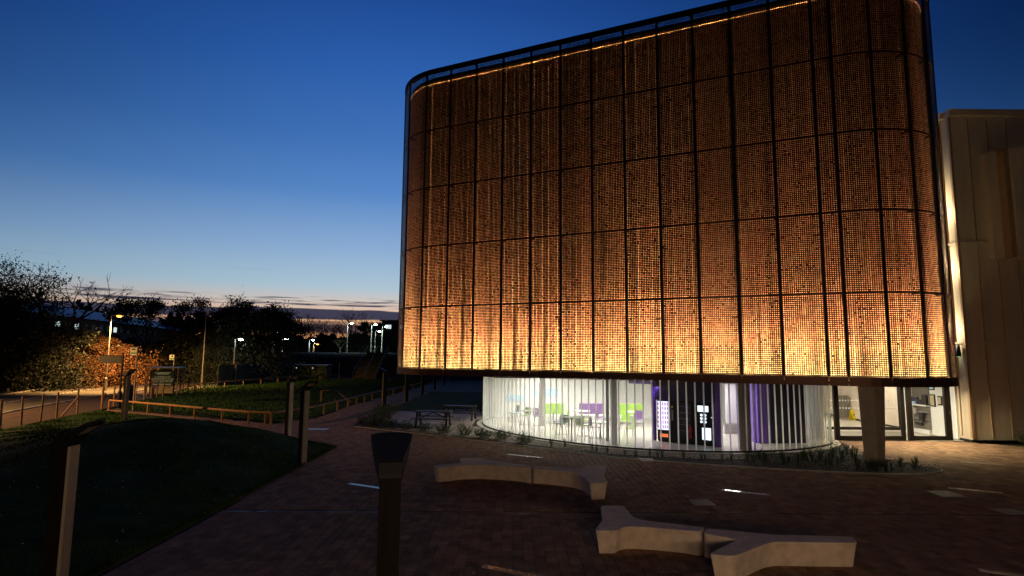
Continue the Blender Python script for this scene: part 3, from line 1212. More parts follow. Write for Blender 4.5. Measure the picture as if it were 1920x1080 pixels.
def vending(i, label, kind):
    c = va + vd * ((i + .5) / 3)
    nrmv = Vector((math.sin(vrz), -math.cos(vrz), 0))
    c = c - nrmv * .38
    t = thing('vending_machine', label, 'vending machine', (c.x, c.y, .045), vrz, 'vending machines behind the glass')
    obj('cabinet', MB().box((0, .0, .95), (wv, .72, 1.8)), m_black, t, bevel=.012)
    obj('plinth', MB().box((0, .02, .03), (wv - .06, .6, .06)), m_black, t)
    if kind == 0:
        obj('display_window', MB().box((-.12, -.37, 1.15), (wv * .62, .02, 1.25)), m_vend, t)
        for r in range(6):
            q = MB()
            for cc in range(5):
                q.lathe([(.03, 0), (.033, .05), (.03, .11), (.015, .14)], (-.12 - wv * .26 + cc * wv * .13, -.40, .60 + r * .2), 8)
            obj('drink_row', q, m_can, t)
        obj('keypad', MB().box((wv * .36, -.37, 1.2), (.1, .02, .5)), m_steel, t)
        obj('coin_panel', MB().box((wv * .36, -.375, 1.55), (.07, .015, .09)), m_green, t)
        obj('dispense_flap', MB().box((-.1, -.37, .28), (wv * .45, .02, .14)), m_orange_glow, t)
    elif kind == 1:
        obj('door_panel', MB().box((-.05, -.37, 1.05), (wv * .8, .015, 1.4)), m_dkpurple, t)
        for r in range(5):
            obj('product_shelf', MB().box((-.05, -.385, .55 + r * .26), (wv * .7, .012, .02)), m_steel, t)
        obj('red_bottle', MB().lathe([(.05, 0), (.06, .1), (.035, .2), (.06, .3), (.06, .42), (.02, .55)], (wv * .3, -.40, .25), 10), m_red, t)
    else:
        obj('screen', MB().box((-.05, -.37, 1.55), (wv * .55, .02, .25)), m_screen, t)
        for r in range(3):
            for cc in range(2):
                obj('button', MB().lathe([(.055, 0), (.055, .02)], (0, 0, 0), 10), m_screen, t).matrix_local = Matrix.Translation((-.12 + cc * .16, -.37, 1.28 - r * .14)) @ Matrix.Rotation(math.pi / 2, 4, 'X')
        obj('cup_poster', MB().box((.08, -.37, .5), (wv * .45, .015, .5)), m_screen, t)
        obj('indicator', MB().box((wv * .38, -.37, 1.2), (.05, .02, .05)), m_vend, t)
    return t


hb_c = (va + vb) / 2 + Vector((-math.sin(vrz), math.cos(vrz), 0)) * .34
obj('header_panel', MB().box((hb_c.x, hb_c.y, 2.35), (vlen + .1, .7, .95), vrz), m_dkpurple, bld, world=True)
vending(0, 'black drinks machine with a bright lilac display window, next to the purple column', 0)
vending(1, 'dark vending machine with a small red bottle picture, middle of the row', 1)
vending(2, 'black hot drinks machine with white screen and round lit buttons', 2)


def make_stool(label, m, loc, rz):
    t = thing('bar_stool', label, 'stool', loc, rz, 'stools in the glazed room')
    q = MB()
    q.box((0, 0, .74), (.42, .40, .035))
    obj('seat', q, m, t, bevel=.012)
    q = MB()
    pts = [(-.2, .2), (-.1, .235), (.1, .235), (.2, .2)]
    v = []
    for z in (.76, 1.12):
        for (a, b) in pts:
            v.append((a * (.95 if z > 1 else 1), b + (.05 if z > 1 else 0), z))
    q.add(v, [(0, 1, 5, 4), (1, 2, 6, 5), (2, 3, 7, 6)])
    o = obj('backrest', q, m, t)
    sm = o.modifiers.new('solid', 'SOLIDIFY')
    sm.thickness = .02
    for sx in (-1, 1):
        for sy in (-1, 1):
            obj('leg', MB().tube([(sx * .12, sy * .12, .73), (sx * .24, sy * .23, 0)], .013, 6), m_black, t)
    obj('footrest', MB().tube([(-.2, -.19, .27), (.2, -.19, .27), (.2, .19, .27), (-.2, .19, .27), (-.2, -.19, .27)], .009, 5), m_black, t)
    return t


def make_table(label, loc, h=1.08, r=.38):
    t = thing('round_table', label, 'table', loc, 0, 'white tables in the glazed room')
    obj('tabletop', MB().lathe([(r - .01, h - .03), (r, h - .02), (r, h), (r - .01, h + .005)], k=28), m_white, t)
    obj('stem', MB().lathe([(.035, .02), (.035, h - .03)], k=12), m_black, t)
    obj('foot', MB().lathe([(.25, 0), (.25, .012), (.04, .03)], k=24), m_black, t)
    return t


def make_chair(label, m, loc, rz):
    t = thing('cafe_chair', label, 'chair', loc, rz, 'chairs farther back in the glazed room')
    obj('seat', MB().box((0, 0, .45), (.44, .42, .03)), m, t, bevel=.01)
    o = obj('backrest', MB().box((0, .21, .68), (.43, .03, .42)), m, t, bevel=.012)
    for sx in (-1, 1):
        for sy in (-1, 1):
            obj('leg', MB().tube([(sx * .17, sy * .16, .44), (sx * .22, sy * .21, 0)], .012, 6), m_black, t)
    return t


def fl(u, v):
    p = G(u, v, .045)
    return (p.x, p.y, .045)


make_table('white bar table with bottle on it behind the glass, left of the grey column', fl(1072, 829))
make_table('white bar table farther left in the glazed room', fl(992, 812))
make_table('low white table close to the grey column', fl(1126, 822), .75, .45)
make_stool('pale blue stool left of the middle bar table', m_bluep, fl(1052, 826), -.6)
make_stool('lime green stool in front of the middle bar table', m_green, fl(1094, 829), .5)
make_stool('dark violet stool right of the middle bar table', m_violet, fl(1118, 833), 1.2)
make_stool('lime green stool at the farther left bar table', m_green, fl(986, 806), -.4)
make_stool('violet stool at the farther left bar table', m_violet, fl(1010, 808), .7)
make_stool('pale blue stool nearest the left end of the glass wall', m_bluep, fl(963, 800), -1)
for i, (u, v, m, lab) in enumerate(((1045, 806, m_violet, 'violet chair seen between the two bar tables'), (1072, 801, m_green, 'lime chair against the back of the room, left of three'),
                                    (1100, 803, m_green, 'lime chair directly behind the middle bar table'), (1128, 800, m_violet, 'violet chair behind the low white table'),
                                    (1172, 806, m_green, 'lime chair right of the grey column'), (1196, 802, m_violet, 'violet chair left of the purple column'),
                                    (1180, 820, m_green, 'nearer lime chair between grey and purple columns'), (1020, 797, m_green, 'lime chair far back at left'),
                                    (1150, 796, m_bluep, 'pale blue chair far back behind the grey column'))):
    make_chair(lab, m, fl(u, v), R.uniform(-2, 2))
make_table('white low table at the back of the glazed room', fl(1090, 796), .75, .5)
make_table('white low table right of the grey column', fl(1190, 798), .75, .5)
bt = G(1085, 829, .045)
o = obj('sauce_bottle', MB().lathe([(.03, 0), (.035, .02), (.035, .12), (.014, .18), (.014, .22)], k=12), m_red)
o.location = (bt.x - .15, bt.y + .0, 1.128)
tag(o, 'small red bottle on the middle white bar table', 'bottle')
# wall pictures at back
for i, (x, z, w, h, m) in enumerate(((2.2, 1.55, 1.4, .5, m_bluep), (.3, 1.2, 1.2, .4, m_bluep))):
    tag(obj('wall_panel', MB().box((x, 36.97, z), (w, .04, h)), m, bevel=.01), ('upper pale blue panel', 'lower pale blue panel')[i] + ' on the back wall of the glazed room', 'wall panel')
for i, (u, v, m, lab) in enumerate(((1035, 793, m_green, 'lime booth seat at the back, left of three'), (1110, 793, m_violet, 'violet booth seat at the back behind the tables'), (1185, 794, m_green, 'lime booth seat at the back, right of the grey column'))):
    q = fl(u, v)
    t = thing('booth_seat', lab, 'seat', q, 0, 'booth seats at the back of the glazed room')
    obj('seat', MB().box((0, 0, .25), (1.4, .5, .42)), m_white, t, bevel=.02)
    obj('backrest', MB().box((0, .22, .75), (1.4, .1, .65)), m, t, bevel=.03)

# ---- entrance lobby
dl, drt = Vector((14.95, 28.15, 0)), Vector((20.95, 28.4, 0))
ddir = (drt - dl).normalized()
drz = math.atan2(ddir.y, ddir.x)


def dpt(u):
    # point of the door plane seen at photo column u
    p = G(u, 827)
    r = Vector((p.x, p.y, 0))
    t = (dl.y - 0) and 0
    # intersect ray with door line
    a = r.x * ddir.y - r.y * ddir.x
    b = dl.x * ddir.y - dl.y * ddir.x
    return r * (b / a)


ent = thing('glass_entrance', 'dark framed glass entrance doors with lit lobby behind the concrete pier', 'entrance', (18, 28.3, 0))


def ebox(name, c, size, m, rz=drz, p=ent):
    return obj(name, MB().box(c, size, rz), m, p, world=True)


for u0, u1 in ((1566, 1575), (1692, 1698), (1704, 1713), (1775, 1786)):
    a, b = dpt(u0), dpt(u1)
    c = (a + b) / 2
    ebox('frame_post', (c.x, c.y, 1.43), ((b - a).length, .12, 2.86), m_frame)
for (u0, u1) in ((1575, 1692), (1713, 1775)):
    a, b = dpt(u0), dpt(u1)
    c = (a + b) / 2
    ebox('door_rail', (c.x, c.y, .11), ((b - a).length, .06, .2), m_frame)
    ebox('door_glass', (c.x, c.y, 1.53), ((b - a).length, .012, 2.62), m_glass)
    ebox('door_head', (c.x, c.y, 2.82), ((b - a).length, .06, .07), m_frame)
for u in (1594, 1598):
    pass
p = dpt(1782)
ebox('door_lever', (p.x, p.y - .09, 1.3), (.05, .05, .16), m_steel)
# inner door line
inn = G(1600, 806)
ib, ic = inn.x - 1.4, inn.x + 2.6
ebox('inner_rail', ((ib + ic) / 2, inn.y, .09), (ic - ib, .06, .14), m_frame, 0)
for u in (1686, 1695):
    q = AT(u, 760, inn.y)
    ebox('inner_post', (q.x, inn.y, 1.43), (.12, .08, 2.78), m_frame, 0)
# white manifestation dots
dots = MB()
for zz in (1.55, 1.15):
    for i in range(26):
        xx = ib + .1 + i * .16
        dots.box((xx, inn.y - .03, zz), (.07, .004, .07))
obj('door_markings', dots, m_white, ent, world=True)
# lobby shell
LY = 41.0
lob = bld
inbox('lobby_floor', (18.0, 34.6, .0), (7.4, 12.6, .03), m_floor)
inbox('lobby_mat', (17.6, 29.95, .022), (5.0, 2.9, .012), m_mat)
inbox('lobby_ceiling', (18.0, 34.8, 2.845), (7.6, 13, .02), m_white)
inbox('lobby_wall', (18.5, LY, 1.44), (9, .15, 2.8), m_white)
inbox('lobby_wall', (14.6, 34.6, 1.44), (.15, 12.8, 2.8), m_white)
wa, wb = Vector((21.22, 28.55, 0)), Vector((21.12, 31.45, 0))
wm, wd = (wa + wb) / 2, wa - wb
wrz = math.atan2(wd.y, wd.x)
sw = obj('side_wall', MB().box((wm.x, wm.y, 1.44), (wd.length, .14, 2.8), wrz), m_white, bld, world=True)
wn = Vector((math.sin(wrz), -math.cos(wrz), 0))
if wn.x > 0:
    wn = -wn
inbox('side_wall_return', (23.2, 36.2, 1.44), (.12, 9.6, 2.8), m_white)
inbox('wall_jamb', (20.95, 31.5, 1.44), (.5, .12, 2.8), m_white)
inbox('wall_jamb', (22.2, 31.5, 1.44), (2.0, .12, 2.8), m_white)
for (lx, ly, pw) in ((16.6, 29.6, 80), (18.8, 29.4, 60), (16.8, 33.2, 40), (18.4, 36.5, 60), (16.0, 38.5, 50), (20.2, 33.5, 30)):
    inbox('ceiling_light', (lx, ly, 2.83), (.6, .6, .012), m_glow_ceiling)
    area('lobby_lamp', (lx, ly, 2.81), (.6, .6), pw * 1.5, (1, .90, .72))


def wallat(u, z):
    # point on side wall plane at photo column u
    p = G(u, 815)
    r = Vector((p.x, p.y, 0))
    d = wd.normalized()
    a = r.x * d.y - r.y * d.x
    b = wm.x * d.y - wm.y * d.x
    q = r * (b / a)
    return Vector((q.x, q.y, z)) + wn * .09


# shop window opening drawn into the side wall: counter, shelves, items
cab = thing('display_unit', 'white display unit with dark shelves and equipment inside the entrance', 'display unit', wallat(1734, 0))


def cbox(name, u0, u1, z0, z1, d, m, p=cab, th=.05):
    a, b = wallat(u0, 0), wallat(u1, 0)
    c = (a + b) / 2 + wn * d
    return obj(name, MB().box((c.x, c.y, (z0 + z1) / 2), ((b - a).length, th, z1 - z0), wrz), m, p, world=True)


cbox('back_panel', 1719, 1751, .25, 2.4, 0, m_mat)
cbox('counter_top', 1719, 1751, 1.42, 1.48, .12, m_white, th=.22)
cbox('plinth', 1719, 1751, .03, .25, .06, m_white, th=.12)
for i, (u0, u1, z0, z1, m) in enumerate(((1721, 1732, 1.5, 1.85, m_dkpurple), (1733, 1741, 1.5, 1.75, m_black), (1742, 1750, 1.5, 2.0, m_black), (1723, 1730, 1.0, 1.3, m_grey), (1736, 1744, .7, 1.1, m_black), (1729, 1742, .45, .6, m_black), (1721, 1731, 1.5, 1.62, m_bluep))):
    cbox('equipment', u0, u1, z0, z1, .1 + .02 * i, m, th=.08)
for z in (.75, 1.1):
    cbox('shelf', 1719, 1751, z, z + .025, .1, m_galv, th=.16)
# picture frames on the wall
for (u0, u1, z0, z1, lab) in ((1752.5, 1762, 1.45, 2.05, 'black framed notice board on the white wall inside the entrance'), (1767, 1775, 1.55, 2.0, 'small framed picture nearest the door frame inside the entrance'), (1753, 1762, 2.25, 2.5, 'small notice above the black frame inside the entrance')):
    fr = thing('picture_frame', lab, 'picture', wallat((u0 + u1) / 2, z0), 0, 'frames on the lobby wall')
    cbox('frame_border', u0, u1, z0, z1, .02, m_black, fr, .03)
    cbox('picture_sheet', u0 + 1, u1 - 1, z0 + .06, z1 - .06, .045, m_bluep if z0 > 2 else m_posterpale, fr, .02)

# lobby objects
q = G(1583, 787)
t = thing('storage_cabinet', 'tall grey cabinet at the far left of the lit lobby', 'cabinet', (q.x, q.y + .3, .015))
obj('cabinet_body', MB().box((0, 0, .75), (.62, .5, 1.5)), m_grey, t, bevel=.01)
for s_ in (-.16, .16):
    obj('cabinet_door', MB().box((s_, -.26, .78), (.29, .02, 1.35)), m_mat, t)
    obj('door_handle', MB().box((s_ * .2, -.28, .9), (.02, .02, .14)), m_steel, t)
obj('aerial', MB().tube([(0, 0, 1.5), (0, 0, 1.85)], .008, 5), m_black, t)
q = G(1599, 788)
t = thing('wet_floor_sign', 'yellow folding wet floor sign standing in the lobby', 'sign', (q.x, q.y, .015), .35)
for sgn in (-1, 1):
    Mx = Matrix.Translation((0, sgn * .09, .31)) @ Matrix.Rotation(sgn * rad(14), 4, 'X')
    b = MB()
    b.add([Mx @ Vector(v) for v in ((-.15, 0, -.31), (.15, 0, -.31), (.11, 0, .31), (-.11, 0, .31), (-.15, .015, -.31), (.15, .015, -.31), (.11, .015, .31), (-.11, .015, .31))],
          [(0, 1, 2, 3), (7, 6, 5, 4), (0, 4, 5, 1), (1, 5, 6, 2), (2, 6, 7, 3), (3, 7, 4, 0)])
    obj('sign_panel', b, m_yellow, t)
b = MB()
Mx = Matrix.Translation((0, -.105, .34)) @ Matrix.Rotation(rad(-14), 4, 'X')
b.add([Mx @ Vector(v) for v in ((-.06, -.004, -.05), (.06, -.004, -.05), (0, -.004, .07))], [(0, 1, 2)])
obj('warning_triangle', b, m_black, t)
q = G(1603, 780)
t = thing('fire_notice', 'small black notice with red edge on the lobby back wall above the yellow sign', 'sign', AT(1602, 752, LY - .1))
obj('notice_edge', MB().box((0, .0, 0), (.55, .02, .75)), m_red, t)
obj('notice_board', MB().box((0, -.02, 0), (.42, .02, .62)), m_black, t)
q = G(1592, 787)
t = thing('hand_sanitiser_stand', 'white dispenser stand beside the grey lobby cabinet', 'dispenser', (q.x, q.y + .2, .015))
obj('base', MB().lathe([(.16, 0), (.16, .02), (.03, .04)], k=16), m_white, t)
obj('pole', MB().lathe([(.02, .03), (.02, 1.1)], k=8), m_white, t)
obj('dispenser', MB().box((0, -.06, 1.1), (.14, .12, .3)), m_white, t, bevel=.015)

for (lx, ly) in ((16.6, 25.6), (18.6, 26.4), (19.6, 27.4)):  # added soffit lamps, put in to brighten the paving before the doors
    d_ = obj('added_downlight', MB().lathe([(.09, 0), (.09, .02)], (lx, ly, 2.835), 12), m_glow_ceiling, bld, world=True)
    area('added_downlight_beam', (lx, ly, 2.82), (.12, .12), 85, (1, .84, .48), (0, 0, 0), 150)

# ---- concrete pier under the overhang
pr = thing('concrete_pier', 'tapering board-marked concrete pier wider at the top standing in the planting bed', 'pier', (13.5, 22.2, 0))
pb = G(1622, 868)
pb2 = G(1663, 868)
xA, xB = pb.x, pb2.x
yP = 22.15
zt = 2.86
tA, tB = AT(1610, 723, yP).x, AT(1662.5, 723, yP).x
tk = .75
xm, tm_ = xA + (xB - xA) * .52, tA + (tB - tA) * .52
bot = [(xA, yP + .10), (xm, yP - .04), (xB, yP + .22), (xB + .35, yP + .75), (xA + .55, yP + .85)]
topp = [(tA, yP + .10), (tm_, yP - .04), (tB, yP + .22), (tB + .40, yP + .75), (tA + .60, yP + .85)]
obj('pier_shaft', MB().prism(topp, -.02, zt, inset=bot), mat('pier_concrete', (.55, .46, .36), .85, var=.18, scale=2.5, bump=.4, bscale=30), pr, world=True, bevel=.015)

# ================================================================== right hand clad building
rb = thing('clad_building', 'plain beige standing-seam metal building at the right edge', 'building', (21.25, 27.76, 0))
cx, cy, HT = 21.25, 27.76, 15.72
leanx = 1.0
b = MB()
# photograph shows the corner slightly raked towards the top
def rakex(z):
    return cx + 0.0 * z


b.add([(cx, cy, .12), (45, cy - .2, .12), (45, 60, .12), (cx, 60, .12), (cx, cy, HT), (45, cy - .2, HT), (45, 60, HT), (cx, 60, HT)],
      [(0, 1, 5, 4), (1, 2, 6, 5), (3, 0, 4, 7), (4, 5, 6, 7)])
obj('wall', b, m_clad, rb, world=True)
obj('plinth', MB().box((33, cy + .1, .03), (23.5, .1, .18)).box((cx + .03, 33, .03), (.1, 10.4, .18)), m_black, rb, world=True)
obj('coping', MB().box((33, cy - .1, HT + .02), (23.7, .3, .30)).box((cx - .04, 43, HT + .02), (.3, 30, .30)), m_clad, rb, world=True)
xx = cx + .9
while xx < 30:
    wide = .9 if xx < 24 else .45
    obj('seam', MB().box((xx, cy - .03, HT / 2), (.03, .06, HT - .5)), m_clad_edge, rb, world=True)
    xx += .93 if xx < 25.5 else .62
for yy in (28.35, 28.95, 29.6, 30.4, 31.2):
    obj('seam', MB().box((cx - .03, yy, HT / 2), (.06, .03, HT - .5)), m_clad_edge, rb, world=True)
for z in (AT(1845, 643, cy).z, AT(1830, 455, cy).z):
    obj('flashing', MB().box((33, cy - .04, z), (23.5, .08, .09)).box((cx - .04, 31.5, z), (.08, 7.4, .09)), m_clad, rb, world=True)
obj('corner_trim', MB().box((cx - .02, cy - .03, HT / 2), (.12, .12, HT - .4)), m_clad_edge, rb, world=True)
# projecting box bay at the right edge
z0b, z1b = AT(1900, 483, cy - .6).z, AT(1900, 282, cy - .6).z
xb0 = AT(1888, 380, cy - .7).x
obj('bay_reveal', MB().box((xb0 - .28, cy - .2, (z0b + z1b) / 2), (.45, .4, z1b - z0b)), m_clad, rb, world=True)
obj('bay_cheek', MB().box((xb0 + .06, cy - .42, (z0b + z1b) / 2), (.22, .8, z1b - z0b)), m_clad_edge, rb, world=True)
obj('bay_front', MB().box((xb0 + 2.3, cy - .45, (z0b + z1b) / 2 + .03), (4.2, .9, z1b - z0b + .06)), m_clad, rb, world=True)
obj('bay_window', MB().box((xb0 + 2.6, cy - .91, (z0b + z1b) / 2), (3.2, .03, (z1b - z0b) * .72)), m_black, rb, world=True)
# black wall light beside the screen, then added washers for the side wall
fl_p = AT(1797, 680, 28.1)
t = thing('wall_floodlight', 'black wedge wall light fixed to the beige wall beside the screen', 'light', (cx - .14, 28.05, 4.1))
b = MB()
b.add([(-.0, -.16, -.17), (-.26, -.16, -.17), (-.0, .16, -.17), (-.26, .16, -.17), (0, -.1, .35), (0, .1, .35), (-.08, -.08, .35), (-.08, .08, .35)],
      [(0, 1, 3, 2), (4, 5, 7, 6), (0, 4, 6, 1), (2, 3, 7, 5), (1, 6, 7, 3)])
obj('housing', b, m_black, t)
obj('lens', MB().box((-.12, 0, -.175), (.16, .2, .01)), mat('green_lens', (.2, .6, .3), .4, emis=(.15, .9, .35), estr=1.4), t)

for i, (z, lab) in enumerate(((5.2, 'lowest'), (8.2, 'middle'), (11.0, 'highest'))):  # added lamps hidden behind the screen to brighten the beige side wall
    t = thing('added_gap_light', lab + ' added wall washer out of sight in the gap between the screen and the beige wall', 'light', (20.2, 29.3, z), 0, 'added wall washers in the gap')
    obj('housing', MB().box((0, 0, 0), (.08, .3, .3)), m_black, t)
    area('added_gap_beam', (20.26, 29.3, z), (.2, .5), 150, (1, .80, .48), (0, rad(-98), 0), 150)

# the building at the camera's back: lit glazed landing
hb = thing('rear_building', 'brick building at the back of the viewpoint with a lit glazed landing', 'building', (4, -3, 0))
for (x0, x1, z0, z1) in ((-18, -1.5, 0, 14), (8.5, 28, 0, 14), (-1.5, 8.5, 0, .9), (-1.5, 8.5, 3.9, 14)):
    obj('wall', MB().box(((x0 + x1) / 2, -3.2, (z0 + z1) / 2), (x1 - x0, .4, z1 - z0)), m_brick, hb, world=True)
for xx in (-1.5, .5, 2.5, 4.5, 6.5, 8.5):
    obj('window_mullion', MB().box((xx, -3.05, 2.4), (.12, .12, 3.0)), m_frame, hb, world=True)
for zz in (.9, 3.9):
    obj('window_transom', MB().box((3.5, -3.05, zz), (10, .12, .12)), m_frame, hb, world=True)
obj('room_shell', MB().box((3.5, -8.4, 2.4), (10.6, .1, 3.4)).box((3.5, -5.8, .75), (10.6, 5.2, .1)).box((3.5, -5.8, 4.0), (10.6, 5.2, .1)).box((-1.7, -5.8, 2.4), (.1, 5.2, 3.4)).box((8.7, -5.8, 2.4), (.1, 5.2, 3.4)), m_white, hb, world=True)
for xx in (-.5, 1.5, 3.5, 5.5, 7.5):
    area('landing_lamp', (xx, -4.2, 3.2), (1.2, .5), REARW, WARMB, (rad(80), 0, 0), 160)

# ================================================================== stone benches
def make_bench_piece(outl, parent, name='bench_block', H=.45, joint=None, label=None):
    P = [Vector((p[0], p[1], 0)) for p in outl]
    # densify + smooth
    pts = []
    n = len(P)
    for i in range(n):
        a, b = P[i], P[(i + 1) % n]
        kk = max(2, int((b - a).length / .06))
        for j in range(kk):
            pts.append(a.lerp(b, j / kk))
    for it in range(3):
        pts = [(pts[i - 1] + pts[i] * 2 + pts[(i + 1) % len(pts)]) / 4 for i in range(len(pts))]
    # inward normals
    area_ = sum(pts[i].x * pts[(i + 1) % len(pts)].y - pts[(i + 1) % len(pts)].x * pts[i].y for i in range(len(pts)))
    sg = 1 if area_ > 0 else -1
    m_ = len(pts)
    nrm_ = []
    for i in range(m_):
        d = (pts[(i + 2) % m_] - pts[i - 2]).normalized()
        nrm_.append(Vector((-d.y, d.x, 0)) * sg)
    for it in range(2):
        nrm_ = [(nrm_[i - 1] + nrm_[i] + nrm_[(i + 1) % m_]).normalized() for i in range(m_)]
    wj = [min(1, max(0.02, ((p - joint).length - .16) / .25)) if joint else 1 for p in pts]
    ins = lambda k: [pts[i] + nrm_[i] * k * (wj[i] if k > .03 else 1) for i in range(m_)]
    rings = [(ins(.085), .0), (ins(.078), .02), (ins(.012), H - .06), (ins(.0), H - .022), (ins(.006), H - .006), (ins(.022), H)]
    mb = MB()
    vs = []
    for rg_, z in rings:
        vs += [(p.x, p.y, z) for p in rg_]
    fs = []
    order = 1 if sg > 0 else -1
    for r_ in range(len(rings) - 1):
        for i in range(m_):
            j = (i + 1) % m_
            f = (r_ * m_ + i, r_ * m_ + j, (r_ + 1) * m_ + j, (r_ + 1) * m_ + i)
            fs.append(f if sg > 0 else f[::-1])
    top = tuple(range((len(rings) - 1) * m_, len(rings) * m_))
    fs.append(top if sg > 0 else top[::-1])
    mb.add(vs, fs)
    return obj(name, mb, m_bench, parent, world=True, label=label)


c8 = lambda x, y: G(640 + x / 2.909, 800 + y / 2.911, .45)
c1_ = lambda x, y: G(1080 + x / 2.286, 860 + y / 2.286, .45)
b1A = [(495, 212), (528, 224), (660, 209), (760, 206), (860, 211), (950, 217), (1038, 226), (1038, 211), (930, 198), (830, 185), (735, 168), (645, 172), (650, 198), (580, 203)]
b1B = [(1043, 226), (1180, 239), (1250, 247), (1300, 260), (1332, 281), (1352, 308), (1455, 305), (1432, 262), (1448, 213), (1355, 212), (1290, 227), (1180, 221), (1044, 211)]
b2A = [(105, 200), (205, 200), (225, 225), (245, 250), (300, 264), (430, 279), (556, 294), (533, 314), (420, 303), (300, 293), (215, 290), (192, 297), (183, 308), (78, 308), (95, 285), (112, 262)]
b2B = [(562, 296), (640, 305), (850, 324), (1020, 328), (1190, 333), (1208, 361), (1030, 359), (860, 356), (820, 362), (790, 375), (680, 419), (565, 408), (625, 378), (690, 346), (640, 337), (541, 318)]
J1 = (c8(1041, 226) + c8(1041, 211)) / 2
J2 = (c1_(559, 295) + c1_(537, 316)) / 2
J1.z = J2.z = 0
mid1, mid2 = Vector((.6, 18.4, 0)), Vector((4.0, 12.0, 0))
t1 = thing('stone_bench', 'farther pale stone bench with forked ends, behind and left of the nearer one', 'bench', mid1, 0, 'forked cast stone benches on the plaza')
t2 = thing('stone_bench', 'nearer pale stone bench with forked ends at the bottom of the view', 'bench', mid2, 0, 'forked cast stone benches on the plaza')
make_bench_piece([c8(*p) for p in b1A], t1, joint=J1)
make_bench_piece([c8(*p) for p in b1B], t1, joint=J1)
make_bench_piece([c1_(*p) for p in b2A], t2, joint=J2)
make_bench_piece([c1_(*p) for p in b2B], t2, joint=J2)
pt = G(1080 + 146 / 2.286, 860 + 424 / 2.286, .03)
obj('maker_plate', MB().box((pt.x, pt.y - .02, .05), (.06, .01, .03)), m_black, t2, world=True)

# ================================================================== plaza lamp posts
def make_lamp(label, loc, rz):
    """timber blade post, metal strip on the front edge and a fan-shaped tilted head"""
    t = thing('lamp_post', label, 'lamp post', loc, rz, 'blade lamp posts round the plaza')
    obj('post', MB().prism([(-.10, -.12), (.075, -.12), (.075, .12), (-.10, .12)], 0, 2.50), m_post, t, bevel=.008)
    obj('metal_edge', MB().prism([(.077, -.122), (.115, -.11), (.115, .11), (.077, .122)], 0, 2.52), m_alu, t, bevel=.006)
    sec = [(-.115, .125, 2.48, 2.40), (-.125, .130, 2.60, 2.42), (-.08, .140, 2.635, 2.45), (.06, .175, 2.70, 2.52), (.20, .215, 2.775, 2.68), (.345, .245, 2.845, 2.80), (.375, .19, 2.862, 2.82), (.388, .10, 2.868, 2.826), (.392, .02, 2.87, 2.83)]
    v, f = [], []
    for (x_, hw, zt, zb) in sec:
        v += [(x_, -hw, zb), (x_, hw, zb), (x_, hw, zt), (x_, -hw, zt)]
    for i in range(len(sec) - 1):
        k0 = i * 4
        for j in range(4):
            f.append((k0 + j, k0 + (j + 1) % 4, k0 + 4 + (j + 1) % 4, k0 + 4 + j))
    f += [(3, 2, 1, 0), tuple((len(sec) - 1) * 4 + j for j in range(4))]
    obj('lamp_head', MB().add(v, f), m_plate, t)
    obj('lens', MB().add([(.13, -.12, 2.625), (.33, -.16, 2.775), (.33, .16, 2.775), (.13, .12, 2.625)], [(0, 1, 2, 3)]), m_alu, t)
    obj('base_plate', MB().box((0, 0, .006), (.36, .22, .012)), m_galv, t)
    return t


lamps = [((-1.36, 6.9), rad(101), 'tall black silhouette lamp post with fan head nearest the camera'),
         ((-6.12, 8.35), rad(8), 'lamp post on the dark lawn at the lower left'),
         ((-10.0, 27.1), rad(-25), 'left one of the two lamp posts at the lawn corner'),
         ((-7.25, 21.1), rad(-25), 'right one of the two lamp posts at the lawn corner, touching the paving'),
         ((-8.98, 42.5), rad(170), 'lamp post left of the building corner beside the timber rail'),
         ((-21.8, 33.95), rad(-12), 'lamp post in front of the bus stop at the path')]
for (u, v, lab) in ((762, 754, 'nearest lamp post under the building overhang'), (792, 739, 'second lamp post under the overhang'), (815, 730, 'third lamp post under the overhang'),
                    (833, 722, 'fourth lamp post under the overhang'), (848, 717, 'farthest lamp post under the overhang'), (439, 722, 'lamp post before the green timber fence'),
                    (634, 711, 'lamp post at the far path near the steps'), (546, 729, 'lamp post in the dark hollow behind the timber rail')):
    p = G(u, v)
    lamps.append(((p.x, p.y), rad(160) if u > 700 else rad(10), lab))
L0 = make_lamp(lamps[0][2], (*lamps[0][0], 0), lamps[0][1])
for (xy, rz, lab) in lamps[1:]:
    z = 0
    dup(L0, (*xy, z), rz, lab)

# ================================================================== picnic tables
def make_picnic(label, loc, rz):
    t = thing('picnic_table', label, 'picnic table', loc, rz, 'picnic tables on the terrace')
    for i in range(5):
        obj('table_board', MB().box((0, -.28 + i * .14, .745), (1.8, .125, .04)), m_table, t)
    for s_ in (-1, 1):
        for i in range(2):
            obj('seat_board', MB().box((0, s_ * (.66 + i * .14), .445), (1.8, .125, .04)), m_table, t)
        obj('leg_beam', MB().box((s_ * .68, 0, .405), (.06, 1.5, .09)), m_table, t)
        obj('top_beam', MB().box((s_ * .68, 0, .69), (.06, .68, .07)), m_table, t)
        for q in (-1, 1):
            obj('leg', MB().beam((s_ * .68 + .06 * s_, q * .24, .72), (s_ * .68 + .06 * s_, q * .62, 0), .06, .10, up=(1, 0, 0)), m_table, t)
    obj('brace', MB().beam((-.6, 0, .42), (0, 0, .7), .07, .05).beam((.6, 0, .42), (0, 0, .7), .07, .05), m_table, t)
    return t


pt0 = make_picnic('nearer dark timber picnic table on the pale terrace', (-4.15, 32.15, .004), rad(-4))
pt0.scale = (1.08, 1.08, 1.08)
dup(pt0, (-3.0, 35.6, .004), rad(-6), 'farther dark timber picnic table behind the first one')

